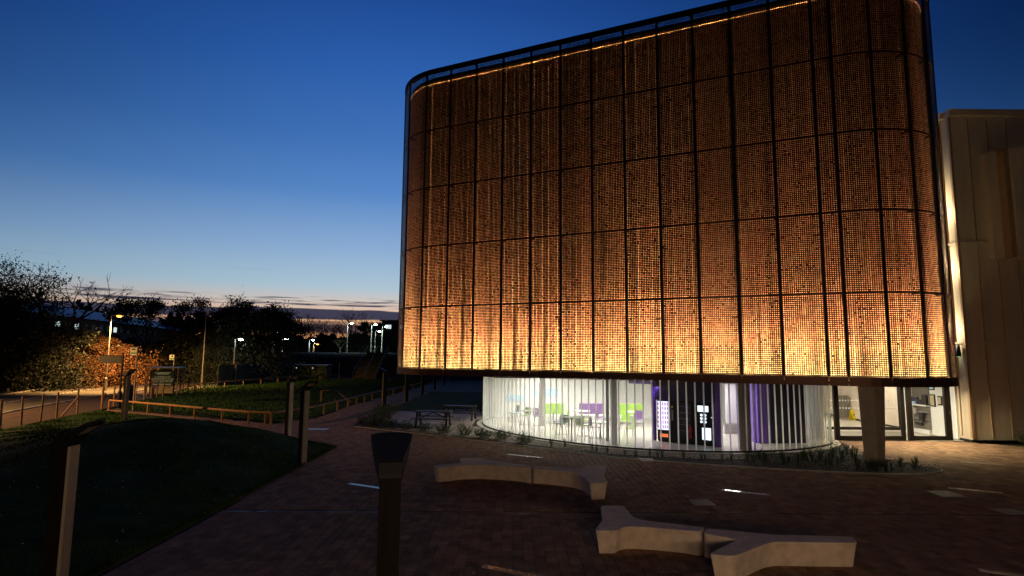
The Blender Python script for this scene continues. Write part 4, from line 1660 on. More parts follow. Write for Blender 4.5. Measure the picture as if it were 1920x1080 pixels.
# ================================================================== fences
rf = thing('timber_rail', 'low round timber knee rail with short posts bending round the hollow', 'fence', (-13, 32.5, 0))
rail_pts = [Vector(p) for p in ((-26.79, 40.06, 0), (-22.84, 37.84, 0), (-20.76, 36.68, 0), (-18.56, 35.31, 0), (-16.25, 33.9, 0), (-14.3, 32.85, 0))]
for p in rail_pts:
    obj('rail_post', MB().tube([(p.x, p.y, 0), (p.x, p.y, .58)], .06, 8), m_rail, rf, world=True)
corner = Vector((-12.96, 32.55, 0))
for (dx, dy) in ((0, 0), (-.35, .12)):
    obj('rail_post', MB().tube([(corner.x + dx, corner.y + dy, 0), (corner.x + dx, corner.y + dy, .60)], .065, 8), m_rail, rf, world=True)
east = [Vector(p) for p in ((-12.1, 35.6, 0), (-11.85, 38.1, 0), (-11.75, 40.66, 0), (-11.7, 43.13, 0), (-11.68, 45.44, 0), (-11.63, 47.6, 0), (-11.59, 50), (-11.4, 53), (-11.1, 56.5), (-10.8, 60), (-10.5, 64), (-10.2, 68))]
for p in east:
    obj('rail_post', MB().tube([(p.x, p.y, 0), (p.x, p.y, .58)], .06, 8), m_rail, rf, world=True)
seq = rail_pts + [corner]
for a, b in zip(seq[:-1], seq[1:]):
    obj('rail', MB().tube([(a.x, a.y, .62), (b.x, b.y, .62)], .062, 8), m_rail, rf, world=True)
seq = [corner] + east
for a, b in zip(seq[:-1], seq[1:]):
    obj('rail', MB().tube([(a.x, a.y, .62), (b.x, b.y, .62)], .062, 8), m_rail, rf, world=True)

rf2 = thing('far_timber_rail', 'dark low timber rail in front of the pale far path', 'fence', (-33, 66, 0))
fr_pts = [G(u, v) for u, v in ((366, 733), (384, 731.5), (421, 727), (456, 724), (489, 721), (521, 718), (553, 715.5), (600, 712.5), (636, 711))]
for p in fr_pts:
    obj('rail_post', MB().tube([(p.x, p.y, 0), (p.x, p.y, .62)], .07, 6), m_rail, rf2, world=True)
for a, b in zip(fr_pts[:-1], fr_pts[1:]):
    obj('rail', MB().tube([(a.x, a.y, .66), (b.x, b.y, .66)], .07, 6), m_rail, rf2, world=True)

sf = thing('stake_fence', 'timber stake and wire fence between the lawn and the road', 'fence', (-26, 34, 0))
sp = [(-24.5, 27.6), (-24.96, 29.5), (-25.25, 31.1), (-25.6, 32.8), (-26.1, 34.6), (-26.6, 36.9)]
sp2 = [(-27.3, 40.1), (-27.9, 42.2), (-28.4, 44.2), (-28.9, 46.2), (-29.4, 48.2)] + [(G(u, v).x, G(u, v).y) for u, v in ((250, 757), (270, 752), (283, 749), (294, 747), (305, 745))]
sp3 = [(G(u, v).x, G(u, v).y) for u, v in ((352, 738), (364, 736), (376, 733))]
for grp in (sp, sp2, sp3):
    for i, (a, b) in enumerate(grp):
        r_ = .055 + R.uniform(-.008, .01)
        le = R.uniform(-.03, .03)
        obj('stake', MB().tube([(a, b, -.05), (a + le, b + le, 1.5 + R.uniform(-.06, .05))], r_, 8), m_wood, sf, world=True)
    for z in (.45, .85, 1.25):
        obj('wire', MB().tube([(a, b, z) for a, b in grp], .006, 4), m_galv, sf, world=True)
obj('stake_brace', MB().tube([(-26.55, 36.8, 1.05), (-26.3, 35.2, .0)], .05, 8), m_wood, sf, world=True)
obj('stake_brace', MB().tube([(-27.25, 40.2, 1.05), (-27.0, 41.9, .0)], .05, 8), m_wood, sf, world=True)

# timber deck/ramp glimpsed in the hollow
wp = G(596, 762)
t = thing('timber_lookout', 'small timber structure with a sloping board beyond the rail', 'structure', (wp.x - .3, wp.y + 3.5, 0))
obj('sloping_board', MB().beam((.5, .1, .95), (1.9, -.3, .08), .2, .05), m_wood, t)
obj('upright', MB().box((-.6, 0, .45), (.1, .1, .95)), m_wood, t)
obj('cross_board', MB().beam((-.6, 0, .93), (.5, .1, .95), .12, .05), m_wood, t)
obj('upright', MB().box((.5, .1, .47), (.1, .1, .93)), m_wood, t)

# ================================================================== bus stop, shelter, signs
t = thing('bus_shelter', 'glass bus shelter with pale flat roof and a green poster end panel', 'bus shelter', (-31.0, 54.0, 0))
sa, sb, sc_ = Vector((-32.0, 52.6, 0)), Vector((-29.8, 53.4, 0)), Vector((-31.9, 59.0, 0))
sdv = (sb - sa)
srz = math.atan2(sdv.y, sdv.x)
lon = Vector((-sdv.y, sdv.x, 0)).normalized()
if lon.y < 0:
    lon = -lon
corners = [sa, sb, sb + lon * 3.2, sa + lon * 3.2]
ro = [c + (c - (corners[0] + corners[2]) / 2) * .06 for c in corners]
obj('roof', MB().prism([(p.x, p.y) for p in ro], 2.42, 2.52), mat('shelter_roof', (.85, .88, .9), .5, .0), t, world=True, bevel=.02)
for p in corners + [sb + lon * 1.6, sa + lon * 1.6]:
    obj('post', MB().box((p.x, p.y, 1.21), (.08, .08, 2.42), srz), m_alu, t, world=True)
for a, b in ((corners[1], corners[1] + lon * 1.6), (corners[1] + lon * 1.6, corners[2]), (corners[3], corners[2])):
    c = (a + b) / 2
    d = b - a
    obj('side_glass', MB().box((c.x, c.y, 1.3), (d.length - .1, .012, 1.9), math.atan2(d.y, d.x)), m_glass, t, world=True)
c = (sa + sb) / 2
pn = -lon
fl_ = c + pn * .02
obj('poster_case', MB().box((c.x, c.y, 1.22), (1.95, .1, 2.05), srz), m_black, t, world=True)
q = c + pn * .06
obj('poster_upper', MB().box((q.x, q.y, 1.52), (1.72, .02, 1.30), srz), m_poster, t, world=True)
obj('poster_lower', MB().box((q.x, q.y, .53), (1.72, .02, .62), srz), m_posterpale, t, world=True)
m_print = mat('print_cream', (.75, .72, .5), .6, emis=(.75, .7, .45), estr=.12)
for s_, sz, z in (('A WORLD OF', .20, 1.66), ('OPPORTUNITY ON', .20, 1.47), ('YOUR DOORSTEP', .20, 1.28)):
    o = text('poster_lettering', s_, sz, (0, 0, 0), (0, 0, 0), m_print, None)
    pos = c + pn * .075 - t.location
    o.parent = t
    o.location = (pos.x, pos.y, z)
    o.rotation_euler = (math.pi / 2, 0, srz)
for z, w in ((2.02, 1.2), (1.92, .9), (1.02, 1.4)):
    obj('small_print', MB().box(((c + pn * .075).x, (c + pn * .075).y, z), (w, .006, .05), srz), m_print, t, world=True)
for i in range(3):
    p = c + sdv.normalized() * (-.55 + i * .55) + pn * .075
    obj('poster_picture', MB().box((p.x, p.y, .8), (.4, .008, .28), srz), (m_purple, m_posterpale, m_kerb)[i], t, world=True)
obj('shelter_bench', MB().box(((sb + lon * 1.6).x - .45, (sb + lon * 1.6).y - .15, .5), (.3, 2.4, .05), srz), m_red, t, world=True)
area('poster_light', (fl_.x + pn.x * .5, fl_.y + pn.y * .5, 2.3), (1.4, .1), 22, (.9, 1, .8), (rad(-60), 0, srz), 120)


def bus_flag(label, p, h=4.15, s=1.0):
    t = thing('bus_stop_sign', label, 'bus stop sign', p, 0, 'bus stop flags')
    obj('pole', MB().tube([(0, 0, 0), (0, 0, h)], .045, 8), m_alu, t)
    obj('flag', MB().box((-.26, 0, h - .28), (.44, .03, .5)), m_white, t)
    obj('flag_band', MB().box((-.26, -.02, h - .40), (.40, .012, .09)), mat('band_green', (.02, .3, .1), .5), t)
    obj('flag_band', MB().box((-.26, -.02, h - .31), (.40, .012, .05)), m_yellow, t)
    obj('flag_print', MB().box((-.26, -.02, h - .14), (.22, .012, .09)), m_black, t)
    return t


bus_flag('white bus stop flag with green band on a pale pole at the path', (-24.9, 39.6, 0))
p = G(385, 726)
bus_flag('smaller white bus stop flag beyond the shelter', (p.x - .3, p.y - 6, 0), 3.6)
# timetable sign panel (dark, seen edge-lit) on a black pole
p = G(204, 768)
t = thing('sign_board', 'wide dark information board hung from a black pole by the road', 'sign', (p.x, p.y + 1.0, 0))
obj('pole', MB().tube([(0, 0, 0), (0, 0, 3.75)], .07, 10), m_black, t)
obj('pole_sleeve', MB().tube([(0, 0, 0), (0, 0, 1.15)], .13, 10), m_black, t)
obj('board', MB().box((-.78, 0, 3.3), (1.5, .14, .5)), m_black, t, bevel=.01)
obj('board_cap', MB().box((-.78, 0, 3.57), (1.54, .2, .03)), m_plate, t)
p = G(243, 757)
t = thing('litter_bin', 'black round-topped litter bin between the stakes', 'bin', (p.x, p.y, 0))
obj('bin_body', MB().lathe([(.28, 0), (.30, .05), (.30, 1.0), (.27, 1.05)], k=18), m_black, t)
obj('bin_hood', MB().lathe([(.31, 1.05), (.29, 1.2), (.2, 1.32), (.05, 1.38)], k=18), m_black, t)
obj('bin_slot', MB().box((0, -.29, 1.13), (.28, .06, .12)), m_grey, t)
p = G(324, 744)
o = obj('marker_post', MB().box((0, 0, .45), (.2, .14, .9)), m_wood, bevel=.02)
o.location = (p.x, p.y - 3, 0)
tag(o, 'short square timber marker post beside the bus shelter', 'marker post')


# ---- street lamps
def street_lamp(label, base, h, arm, glow, power, col, lit=True, poleR=.07, grp='street lamps along the road', mpole=None, spotsz=150, tilt=0, tilty=0):
    t = thing('street_lamp', label, 'street lamp', base, 0, grp)
    obj('pole', MB().tube([(0, 0, 0), (0, 0, 1.2), (0, 0, 1.25), (0, 0, h)], [poleR * 1.7, poleR * 1.7, poleR, poleR * .7], 8), mpole or m_galv, t)
    obj('arm', MB().tube([(0, 0, h - .02), (arm * .6, 0, h + .06), (arm, 0, h + .08)], poleR * .5, 6), mpole or m_galv, t)
    b = MB()
    sx = math.copysign(1, arm)
    b.add([(arm - .1 * sx, -.1, h + .14), (arm + .5 * sx, -.13, h + .12), (arm + .5 * sx, .13, h + .12), (arm - .1 * sx, .1, h + .14), (arm - .1 * sx, -.1, h + .02), (arm + .5 * sx, -.13, h + .0), (arm + .5 * sx, .13, h + .0), (arm - .1 * sx, .1, h + .02)],
          [(0, 1, 2, 3), (7, 6, 5, 4), (0, 4, 5, 1), (1, 5, 6, 2), (2, 6, 7, 3), (3, 7, 4, 0)])
    obj('lantern', b, m_galv, t)
    if lit:
        obj('lamp_bowl', MB().lathe([(.04, -.16), (.20, -.11), (.25, 0)], (arm + .25 * sx, 0, h), 12), glow, t)
        if power:
            sl = spot('lamp_light', (base[0] + arm + .25 * sx, base[1], base[2] + h - .2), power, col, spotsz, .5, .12, (rad(tilt), rad(tilty), 0))
    return t


AMB, COOL = (1, .52, .17), (.75, 1, .88)
b_ = G(197, 732)
h1 = AT(203, 592, b_.y).z
street_lamp('amber lit street lamp left, before the autumn trees', (b_.x, b_.y, 0), h1, .55, m_glow_a, 20000, AMB, spotsz=140, tilt=20)
b_ = G(378, 722)
street_lamp('tall unlit street lamp beyond the bus shelter', (b_.x, b_.y, 0), AT(385, 571, b_.y).z, -.5, m_glow_a, 0, AMB, lit=False)
p = AT(372, 624, 104)
street_lamp('far amber street lamp seen left of the tall unlit one', (p.x - .4, 104, 0), p.z, .4, m_glow_a, 24000, AMB, spotsz=165)
street_lamp('added amber street lamp out of view, down the road toward the viewer', (-38.5, 31, 0), 7.6, .6, m_glow_a, 25000, AMB, spotsz=140, tilt=8, tilty=-16)  # added lamp outside the frame, put in to warm the paving and road
# lamp further along left, out of view past the bend, lights the road
p = AT(374, 690, 130)

far = [(515, 624, 116, 0, 1), (512, 632, 113, 0, 1), (530, 636, 114, 500, 1), (580, 637, 112, 500, 1), (588, 645, 112, 300, 0), (652, 606, 110, 1500, 1), (697, 608, 112, 1500, 1), (717, 612, 114, 900, 1), (704, 621, 112, 0, 1), (441, 636, 76, 0, 1)]
labs = ['upper of the two white lamps right of the dense tree', 'lower of the two white lamps right of the dense tree', 'white lamp right of the pair by the dense tree', 'white lamp in the middle of the far car park', 'amber lamp in the middle of the far car park',
        'tall white lamp left of the dark round tree', 'white lamp standing inside the dark round tree', 'white lamp next to the far dark building', 'small white lamp low beside the dark round tree', 'tiny pale lamp glimpsed through the dense tree']
for (u, v, Y, pw, w), lab in zip(far, labs):
    p = AT(u, v, Y)
    gz = terr(p.x, Y)
    street_lamp(lab, (p.x, Y, gz), p.z - gz, .5, m_glow_w if w else m_glow_a, pw, COOL if w else AMB, poleR=.09, grp='lamps on the raised ground beyond')
for (u, v, Y, lab) in ((573, 632, 150, 'thin unlit pole left of the middle car park lamps'), (598, 645, 160, 'short pale pole right of the amber car park lamp')):
    p = AT(u, v, Y)
    gz = terr(p.x, Y)
    o = obj('plain_pole', MB().tube([(0, 0, 0), (0, 0, p.z - gz)], .08, 6), m_galv)
    o.location = (p.x, Y, gz)
    tag(o, lab, 'pole')

# ================================================================== steps on the bank
s0 = G(661, 712)
s1 = G(701, 712)
t = thing('steps', 'flight of dark steps with tubular handrails climbing the far bank', 'steps', (s0.x, 91.5, 0))
sw_ = 3.4
nst = 24
for i in range(nst):
    obj('step', MB().box((1.2, .15 + i * .36 + .18, .175 * (i + .5) - .02), (sw_, .38, .175)), m_asphalt, t)
for sx in (-.55, 1.2, 2.95):
    obj('handrail', MB().tube([(sx, -.2, .95), (sx, .2, 1.05), (sx, .15 + nst * .36, 1.0 + nst * .175), (sx, nst * .36 + 1, 1.0 + nst * .175)], .035, 6), m_galv, t)
    for i in range(0, nst + 1, 4):
        obj('baluster', MB().tube([(sx, .15 + i * .36, .175 * i), (sx, .15 + i * .36, 1.0 + .175 * i)], .025, 5), m_galv, t)

# ================================================================== sheds and timber fence at the far left of the bank
a, b2 = G(409, 724), G(470, 714)
t = thing('board_fence', 'green-lit close boarded timber fence rising to the right behind the path', 'fence', (a.x, a.y, 0))
a, b2 = Vector((a.x, a.y, 0)), Vector((a.x + 1.0, a.y + 26, 0))
fd = b2 - a
nb = 60
fdir = fd.normalized()
for i in range(nb):
    p = a + fd * (i / nb)
    obj('fence_board', MB().box((p.x, p.y, 1.2 + R.uniform(-.01, .01)), (fd.length / nb - .02, .03, 2.4), math.atan2(fd.y, fd.x)), m_shed, t, world=True)
m1 = MB().beam(a + Vector((0, 0, 2.42)), b2 + Vector((0, 0, 2.42)), .12, .06)
obj('fence_cap', m1, m_shed, t, world=True)
for i, (u0, u1, lab) in enumerate(((466, 534, 'left dark green flat-roofed store with small lights'), (548, 612, 'right dark green flat-roofed store with small lights'))):
    p0, p1_ = G(u0, 711), G(u1, 710)
    Y = 88.5
    x0, x1 = AT(u0, 700, Y).x, AT(u1, 700, Y).x
    t = thing('flat_store', lab, 'shed', ((x0 + x1) / 2, Y, 0), 0, 'flat-roofed stores before the bank')
    w = x1 - x0
    obj('wall', MB().box((0, 1.2, 1.05), (w, 2.4, 2.1)), m_shed, t)
    obj('roof', MB().box((0, 1.15, 2.15), (w + .3, 2.8, .1)), m_roof, t)
    for k_ in range(int(w / 1.2)):
        xk = -w / 2 + .6 + k_ * 1.2
        obj('door', MB().box((xk, -.02, .95), (1.08, .04, 1.85)), m_shed, t)
        if k_ % 2 == 0:
            obj('wall_light', MB().box((xk, -.05, 1.72), (.16, .05, .09)), m_win, t)
        elif k_ % 3 == 0:
            obj('wall_light', MB().box((xk, -.05, .62), (.16, .05, .07)), m_win, t)
for (u, lab) in ((470, 'pale square planter box left on the far path edge'), (516, 'pale square planter box right on the far path edge')):
    p = G(u, 720)
    o = obj('planter_box', MB().box((0, 0, .4), (.75, .5, .8)), m_kerb, bevel=.02)
    o.location = (p.x, p.y + 6, 0)
    tag(o, lab, 'planter', 'planters by the far path')

# ================================================================== far buildings
def far_building(label, p0, p1, depth, zb, ze, zr, nwin, lit, name='long_building'):
    p0, p1 = Vector((*p0, 0)), Vector((*p1, 0))
    d = p1 - p0
    ln = d.length
    rz = math.atan2(d.y, d.x)
    t = thing(name, label, 'building', (p0.x, p0.y, 0), rz)
    obj('wall', MB().box((ln / 2, depth / 2, (zb + ze) / 2), (ln, depth, ze - zb)), m_brick, t)
    if zr > ze:
        b = MB()
        b.add([(-.8, -.8, ze), (ln + .8, -.8, ze), (ln + .8, depth + .8, ze), (-.8, depth + .8, ze), (-.8, depth / 2, zr), (ln + .8, depth / 2, zr)],
              [(0, 1, 5, 4), (2, 3, 4, 5), (0, 4, 3), (1, 2, 5), (3, 2, 1, 0)])
        obj('roof', b, m_roof, t)
    else:
        obj('roof', MB().box((ln / 2, depth / 2, ze + .15), (ln + 1, depth + 1, .3)), m_roof, t)
    for i in range(nwin):
        xk = ln * (i + .5) / nwin
        w = obj('window', MB().box((xk, -.05, ze - 1.6), (ln / nwin * .55, .1, 1.3)), m_frame, t)
        obj('pane', MB().box((xk, -.12, ze - 1.6), (ln / nwin * .46, .04, 1.1)), m_win if i in lit else m_black, w)
    return t


pA, pB = AT(60, 560, 100), AT(362, 612, 190)
zA = AT(95, 578, 100).z
far_building('long low building with shallow grey roof behind the trees at left', (pA.x, 100), (pB.x, 190), 14, 0, AT(200, 597, 130).z - .8, AT(200, 588, 130).z + .9, 26, {2, 4, 9})
pC = AT(716, 600, 165)
far_building('dark flat-topped office block beside the screened building', (pC.x, 165), (pC.x + 34, 162), 18, 4, AT(725, 602, 165).z, 0, 9, {0, 1}, 'office_block')
# ribbon of dim lower windows on the office block
for i in range(6):
    pass

# ================================================================== trees
def tree(label, base, h, spread, leaf=m_leaf, nleaf=2200, lsz=.28, seed=1, bare=False, trunk_h=.35, bark=m_bark, density=1.0, cat='tree', name='tree', low=False, group=None, depth=4):
    rg = random.Random(seed)
    t = thing(name, label, cat, base, 0, group)
    br = MB()
    tips = []

    def grow(p, d, ln, r, lv):
        n = 3
        path, rr_ = [p], [r]
        q = p
        for i in range(n):
            d = (d + Vector((rg.gauss(0, .13), rg.gauss(0, .13), rg.gauss(.03, .06)))).normalized()
            q = q + d * ln / n
            path.append(q)
            rr_.append(r * (1 - .45 * (i + 1) / n))
        br.tube(path, rr_, 5 if lv < 2 else 3, cap=False)
        if lv >= depth:
            tips.append((q, ln))
            return
        if lv >= 1:
            tips.append((path[2], ln * .8))
        kk = rg.choice((3, 4)) if lv < 2 else rg.choice((2, 3, 3))
        for i in range(kk):
            a = 2 * math.pi * (i + rg.random() * .6) / kk
            tilt = rg.uniform(.35, .8) if not low else rg.uniform(.5, 1.1)
            side = Vector((math.cos(a), math.sin(a), 0))
            nd_ = (d * math.cos(tilt) + side * math.sin(tilt) * spread).normalized()
            grow(q if i else q, nd_, ln * rg.uniform(.6, .82), r * .55, lv + 1)

    th = h * trunk_h
    grow(Vector((0, 0, -.2)), Vector((0, 0, 1)), th, h * .022 + .03, 0)
    mz = max(q.z for q, _ in tips)
    s = h / mz
    br.v = [(v[0] * s, v[1] * s, v[2] * s) for v in br.v]
    obj('trunk', br, bark, t)
    if not bare:
        lf = MB()
        cs = [(q * s, l * s) for q, l in tips]
        vs, fs = [], []
        for i in range(nleaf):
            c, l = cs[rg.randrange(len(cs))]
            o = Vector((rg.gauss(0, 1), rg.gauss(0, 1), rg.gauss(0, .8))) * (l * .42 * density)
            p = c + o
            if p.z < .15:
                p.z = rg.uniform(.1, .5)
            a = Vector((rg.gauss(0, 1), rg.gauss(0, 1), rg.gauss(0, 1))).normalized()
            b = a.cross(Vector((rg.gauss(0, 1), rg.gauss(0, 1), rg.gauss(0, 1)))).normalized()
            z_ = lsz * rg.uniform(.6, 1.4)
            k0 = len(vs)
            vs += [p - a * z_ * .5, p + b * z_ * .3, p + a * z_ * .5, p - b * z_ * .3]
            fs.append((k0, k0 + 1, k0 + 2, k0 + 3))
        lf.v, lf.f, lf.n = [tuple(v) for v in vs], fs, len(vs)
        obj('crown', lf, leaf, t, kind='stuff')
    return t


def body_leaves(t, h, r, n, sz, seed, leaf):
    """low, dense part of a crown down to the ground"""
    rg = random.Random(seed)
    vs, fs = [], []
    cl = [(rg.uniform(-r, r), rg.uniform(-r * .5, r * .5), rg.uniform(.05, .8) * h, rg.uniform(.18, .4) * r) for _ in range(16)]
    for i in range(n):
        c = cl[rg.randrange(16)]
        p = Vector((c[0] + rg.gauss(0, c[3]), c[1] + rg.gauss(0, c[3]), max(.1, c[2] + rg.gauss(0, c[3]))))
        a = Vector((rg.gauss(0, 1), rg.gauss(0, 1), rg.gauss(0, 1))).normalized()
        b = a.cross(Vector((rg.gauss(0, 1), rg.gauss(0, 1), rg.gauss(0, 1)))).normalized()
        z_ = sz * rg.uniform(.6, 1.4)
        k0 = len(vs)
        vs += [p - a * z_ * .5, p + b * z_ * .35, p + a * z_ * .5, p - b * z_ * .35]
        fs.append((k0, k0 + 1, k0 + 2, k0 + 3))
    m1 = MB()
    m1.v, m1.f, m1.n = [tuple(v) for v in vs], fs, len(vs)
    obj('lower_foliage', m1, leaf, t, kind='stuff')


def px(u, Y, z=0):
    p = AT(u, 660, Y)
    return (p.x, Y, terr(p.x, Y) if z == 0 else z)


def htop(u, v, Y):
    p = AT(u, v, Y)
    return p.z - terr(p.x, Y)


specs = [
    # u, Y, vtop, leafmat, nleaf, size, spread, bare, label
    (8, 62, 466, m_leaf, 2600, .34, 1.0, False, 'tall dark leafy tree at the left edge rising above the others'),
    (-50, 58, 500, m_leaf, 2200, .36, 1.0, False, 'dark leafy tree cut by the left edge'),
    (96, 78, 500, m_bark, 0, .3, 1.0, True, 'bare fan-branched tree right of the tall leafy one'),
    (45, 60, 572, m_leaf, 2600, .34, 1.2, False, 'rounded dark tree low at left below the bare one'),
    (115, 80, 598, m_leaf, 2400, .32, 1.3, False, 'dark bushy tree in front of the long building'),
    (186, 67, 622, m_leaf_o, 3200, .26, 1.2, False, 'autumn tree glowing orange behind the first street lamp'),
    (236, 69, 634, m_leaf_o, 3200, .26, 1.25, False, 'wider autumn tree right of the first street lamp'),
    (128, 76, 628, m_leaf, 2200, .24, 1.4, False, 'low brown bush left of the orange trees'),
    (60, 63, 636, m_leaf, 2400, .3, 1.5, False, 'dark bush along the far side of the road at left'),
    (-10, 58, 630, m_leaf, 2200, .3, 1.5, False, 'dark bush at the far left by the road'),
    (288, 92, 548, m_leaf, 2000, .5, .8, False, 'small airy tree standing above the dark mass'),
    (290, 80, 640, m_leaf, 3000, .36, 1.4, False, 'broad black tree behind the bus shelter'),
    (320, 96, 628, m_leaf, 2600, .4, 1.3, False, 'dark tree left of the far amber lamp'),
    (345, 112, 618, m_leaf_o, 2400, .36, 1.2, False, 'orange lit tree under the far amber lamp'),
    (368, 122, 640, m_leaf_o, 2000, .36, 1.3, False, 'second orange lit tree at the road bend'),
    (384, 88, 540, m_leaf, 3200, .42, .7, False, 'slender airy tree behind the tall unlit lamp'),
    (425, 84, 556, m_leaf, 5200, .42, 1.0, False, 'dense dark tree left part of the big clump'),
    (470, 86, 560, m_leaf, 5200, .42, 1.05, False, 'dense dark tree right part of the big clump'),
    (447, 80, 600, m_leaf, 3000, .34, 1.4, False, 'wide dark tree low in the middle of the big clump'),
    (405, 76, 640, m_leaf, 1400, .28, 1.2, False, 'thin sapling tree with pale stems by the board fence'),
    (690, 128, 600, m_leaf, 3200, .4, 1.15, False, 'dark round tree on the bank above the steps'),
    (672, 124, 622, m_leaf, 2000, .4, 1.3, False, 'lower dark tree left of the round one on the bank'),
    (718, 140, 618, m_leaf_g, 1500, .36, 1.2, False, 'green lit tree among the white lamps'),
    (638, 118, 634, m_barkpale, 0, .3, 1.2, True, 'pale bare shrub lit white on the bank'),
    (560, 135, 628, m_leaf, 2200, .4, 1.4, False, 'dark tree mass below the far sunset glow, middle'),
    (610, 140, 632, m_leaf, 2400, .4, 1.5, False, 'dark tree mass left of the pale bare shrub'),
    (525, 150, 640, m_leaf, 2000, .4, 1.4, False, 'dark tree right of the dense clump'),
]
for i, (u, Y, vt, lf, nl, sz, sp_, bare, lab) in enumerate(specs):
    tt = tree(lab, px(u, Y), htop(u, vt, Y) * (1 if bare else .9), sp_, lf, int(nl * 2.6), sz * .62, 40 + i, bare, trunk_h=.22 if bare else .3, bark=lf if bare else m_bark,
         depth=5 if bare else 4, group='trees beyond the road and bank')
    if not bare and i not in (10, 15):
        hh = htop(u, vt, Y)
        body_leaves(tt, hh * .62, hh * .48, 5200, sz * .75, 900 + i, lf)
# roadside scrub: the dark undergrowth below the trees
vs, fs = [], []
rgs = random.Random(21)
for i in range(26000):
    u = rgs.uniform(-120, 400)
    Y = rgs.uniform(78, 86) if u > 150 else rgs.uniform(74, 84) if u > 60 else rgs.uniform(62, 74)
    top = 640 + 10 * math.sin(u * .05) + 6 * math.sin(u * .17)
    p = AT(u, rgs.uniform(top, 722), Y)
    if p.z < .05:
        p.z = rgs.uniform(.05, 1.2)
    z_ = rgs.uniform(.12, .3)
    a = Vector((rgs.gauss(0, 1), rgs.gauss(0, 1), rgs.gauss(0, 1))).normalized()
    b = a.cross(Vector((rgs.gauss(0, 1), rgs.gauss(0, 1), rgs.gauss(0, 1)))).normalized()
    k0 = len(vs)
    vs += [p - a * z_, p + b * z_ * .6, p + a * z_, p - b * z_ * .6]
    fs.append((k0, k0 + 1, k0 + 2, k0 + 3))
sk = MB()
sk.v, sk.f, sk.n = [tuple(v) for v in vs], fs, len(vs)
o = obj('roadside_scrub', sk, m_leaf, kind='stuff')
tag(o, 'dark tangled undergrowth along the far side of the road', 'scrub')
# far bare wood along the skyline
fw = MB()
rgf = random.Random(77)


def bare_into(mb, base, h, rg):
    def g(p, d, ln, r, lv):
        q = p + d * ln
        mb.tube([p, q], [r, r * .6], 3, cap=False)
        if lv > 3:
            return
        for i in range(3):
            a = rg.uniform(0, 6.28)
            t_ = rg.uniform(.25, .7)
            g(q, (d * math.cos(t_) + Vector((math.cos(a), math.sin(a), .1)) * math.sin(t_)).normalized(), ln * rg.uniform(.55, .8), r * .62, lv + 1)
    g(Vector(base), Vector((0, 0, 1)), h * .36, h * .014, 0)


for i in range(46):
    u = 478 + i * 4.2 + rgf.uniform(-3, 3)
    Y = rgf.uniform(215, 250)
    vt = rgf.uniform(600, 617)
    p = AT(u, 655, Y)
    bare_into(fw, (p.x, Y, 4), htop(u, vt, Y), rgf)
o = obj('distant_wood', fw, m_bark, kind='stuff')
tag(o, 'distant bare wood silhouetted against the sunset glow', 'wood')
# low distant scrub and skyline trees as a mass
sk = MB()
vs, fs = [], []
for i in range(16000):
    u = rgf.uniform(-80, 760)
    Y = rgf.uniform(170, 215)
    top = 592 + 12 * math.sin(u * .03) + 6 * math.sin(u * .11 + 1) + 5 * math.sin(u * .37) if u < 400 else 632 + 4 * math.sin(u * .09) + 3 * math.sin(u * .31)
    if u < 400:
        top += max(0, (u - 150)) * .09 - 8
    v = rgf.uniform(top, 668)
    p = AT(u, v, Y)
    z_ = rgf.uniform(.5, 1.2)
    a = Vector((rgf.gauss(0, 1), rgf.gauss(0, .5), rgf.gauss(0, 1))).normalized()
    b = a.cross(Vector((rgf.gauss(0, 1), rgf.gauss(0, 1), rgf.gauss(0, 1)))).normalized()
    k0 = len(vs)
    vs += [p - a * z_, p + b * z_ * .7, p + a * z_, p - b * z_ * .7]
    fs.append((k0, k0 + 1, k0 + 2, k0 + 3))
sk.v, sk.f, sk.n = [tuple(v) for v in vs], fs, len(vs)
o = obj('skyline_trees', sk, m_leaf, kind='stuff')
tag(o, 'dark tree line along the horizon', 'tree line')


rl = random.Random(31)
for nm, poly, n, lab in (('lawn_litter', lawn_poly, 420, 'pale fallen leaves scattered over the dark lawn'), ('plaza_litter', plaza_poly, 260, 'small dry leaves scattered on the paving')):
    vs, fs = [], []
    k0 = 0
    while k0 < n * 4:
        X, Y = rl.uniform(-26, 22), rl.uniform(5, 36)
        if not inpoly(X, Y, poly):
            continue
        z_ = (lawn_h(X, Y) + .05) if nm == 'lawn_litter' else .006
        a, q = rl.uniform(0, 6.28), rl.uniform(.02, .045)
        ca, sa_ = math.cos(a) * q, math.sin(a) * q
        vs += [(X + ca, Y + sa_, z_), (X - sa_ * .5, Y + ca * .5, z_ + rl.uniform(0, .02)), (X - ca, Y - sa_, z_), (X + sa_ * .5, Y - ca * .5, z_ + rl.uniform(0, .02))]
        fs.append((k0, k0 + 1, k0 + 2, k0 + 3))
        k0 += 4
    m1 = MB()
    m1.v, m1.f, m1.n = vs, fs, len(vs)
    o = obj(nm, m1, m_posterpale, kind='stuff')
    tag(o, lab, 'leaves')

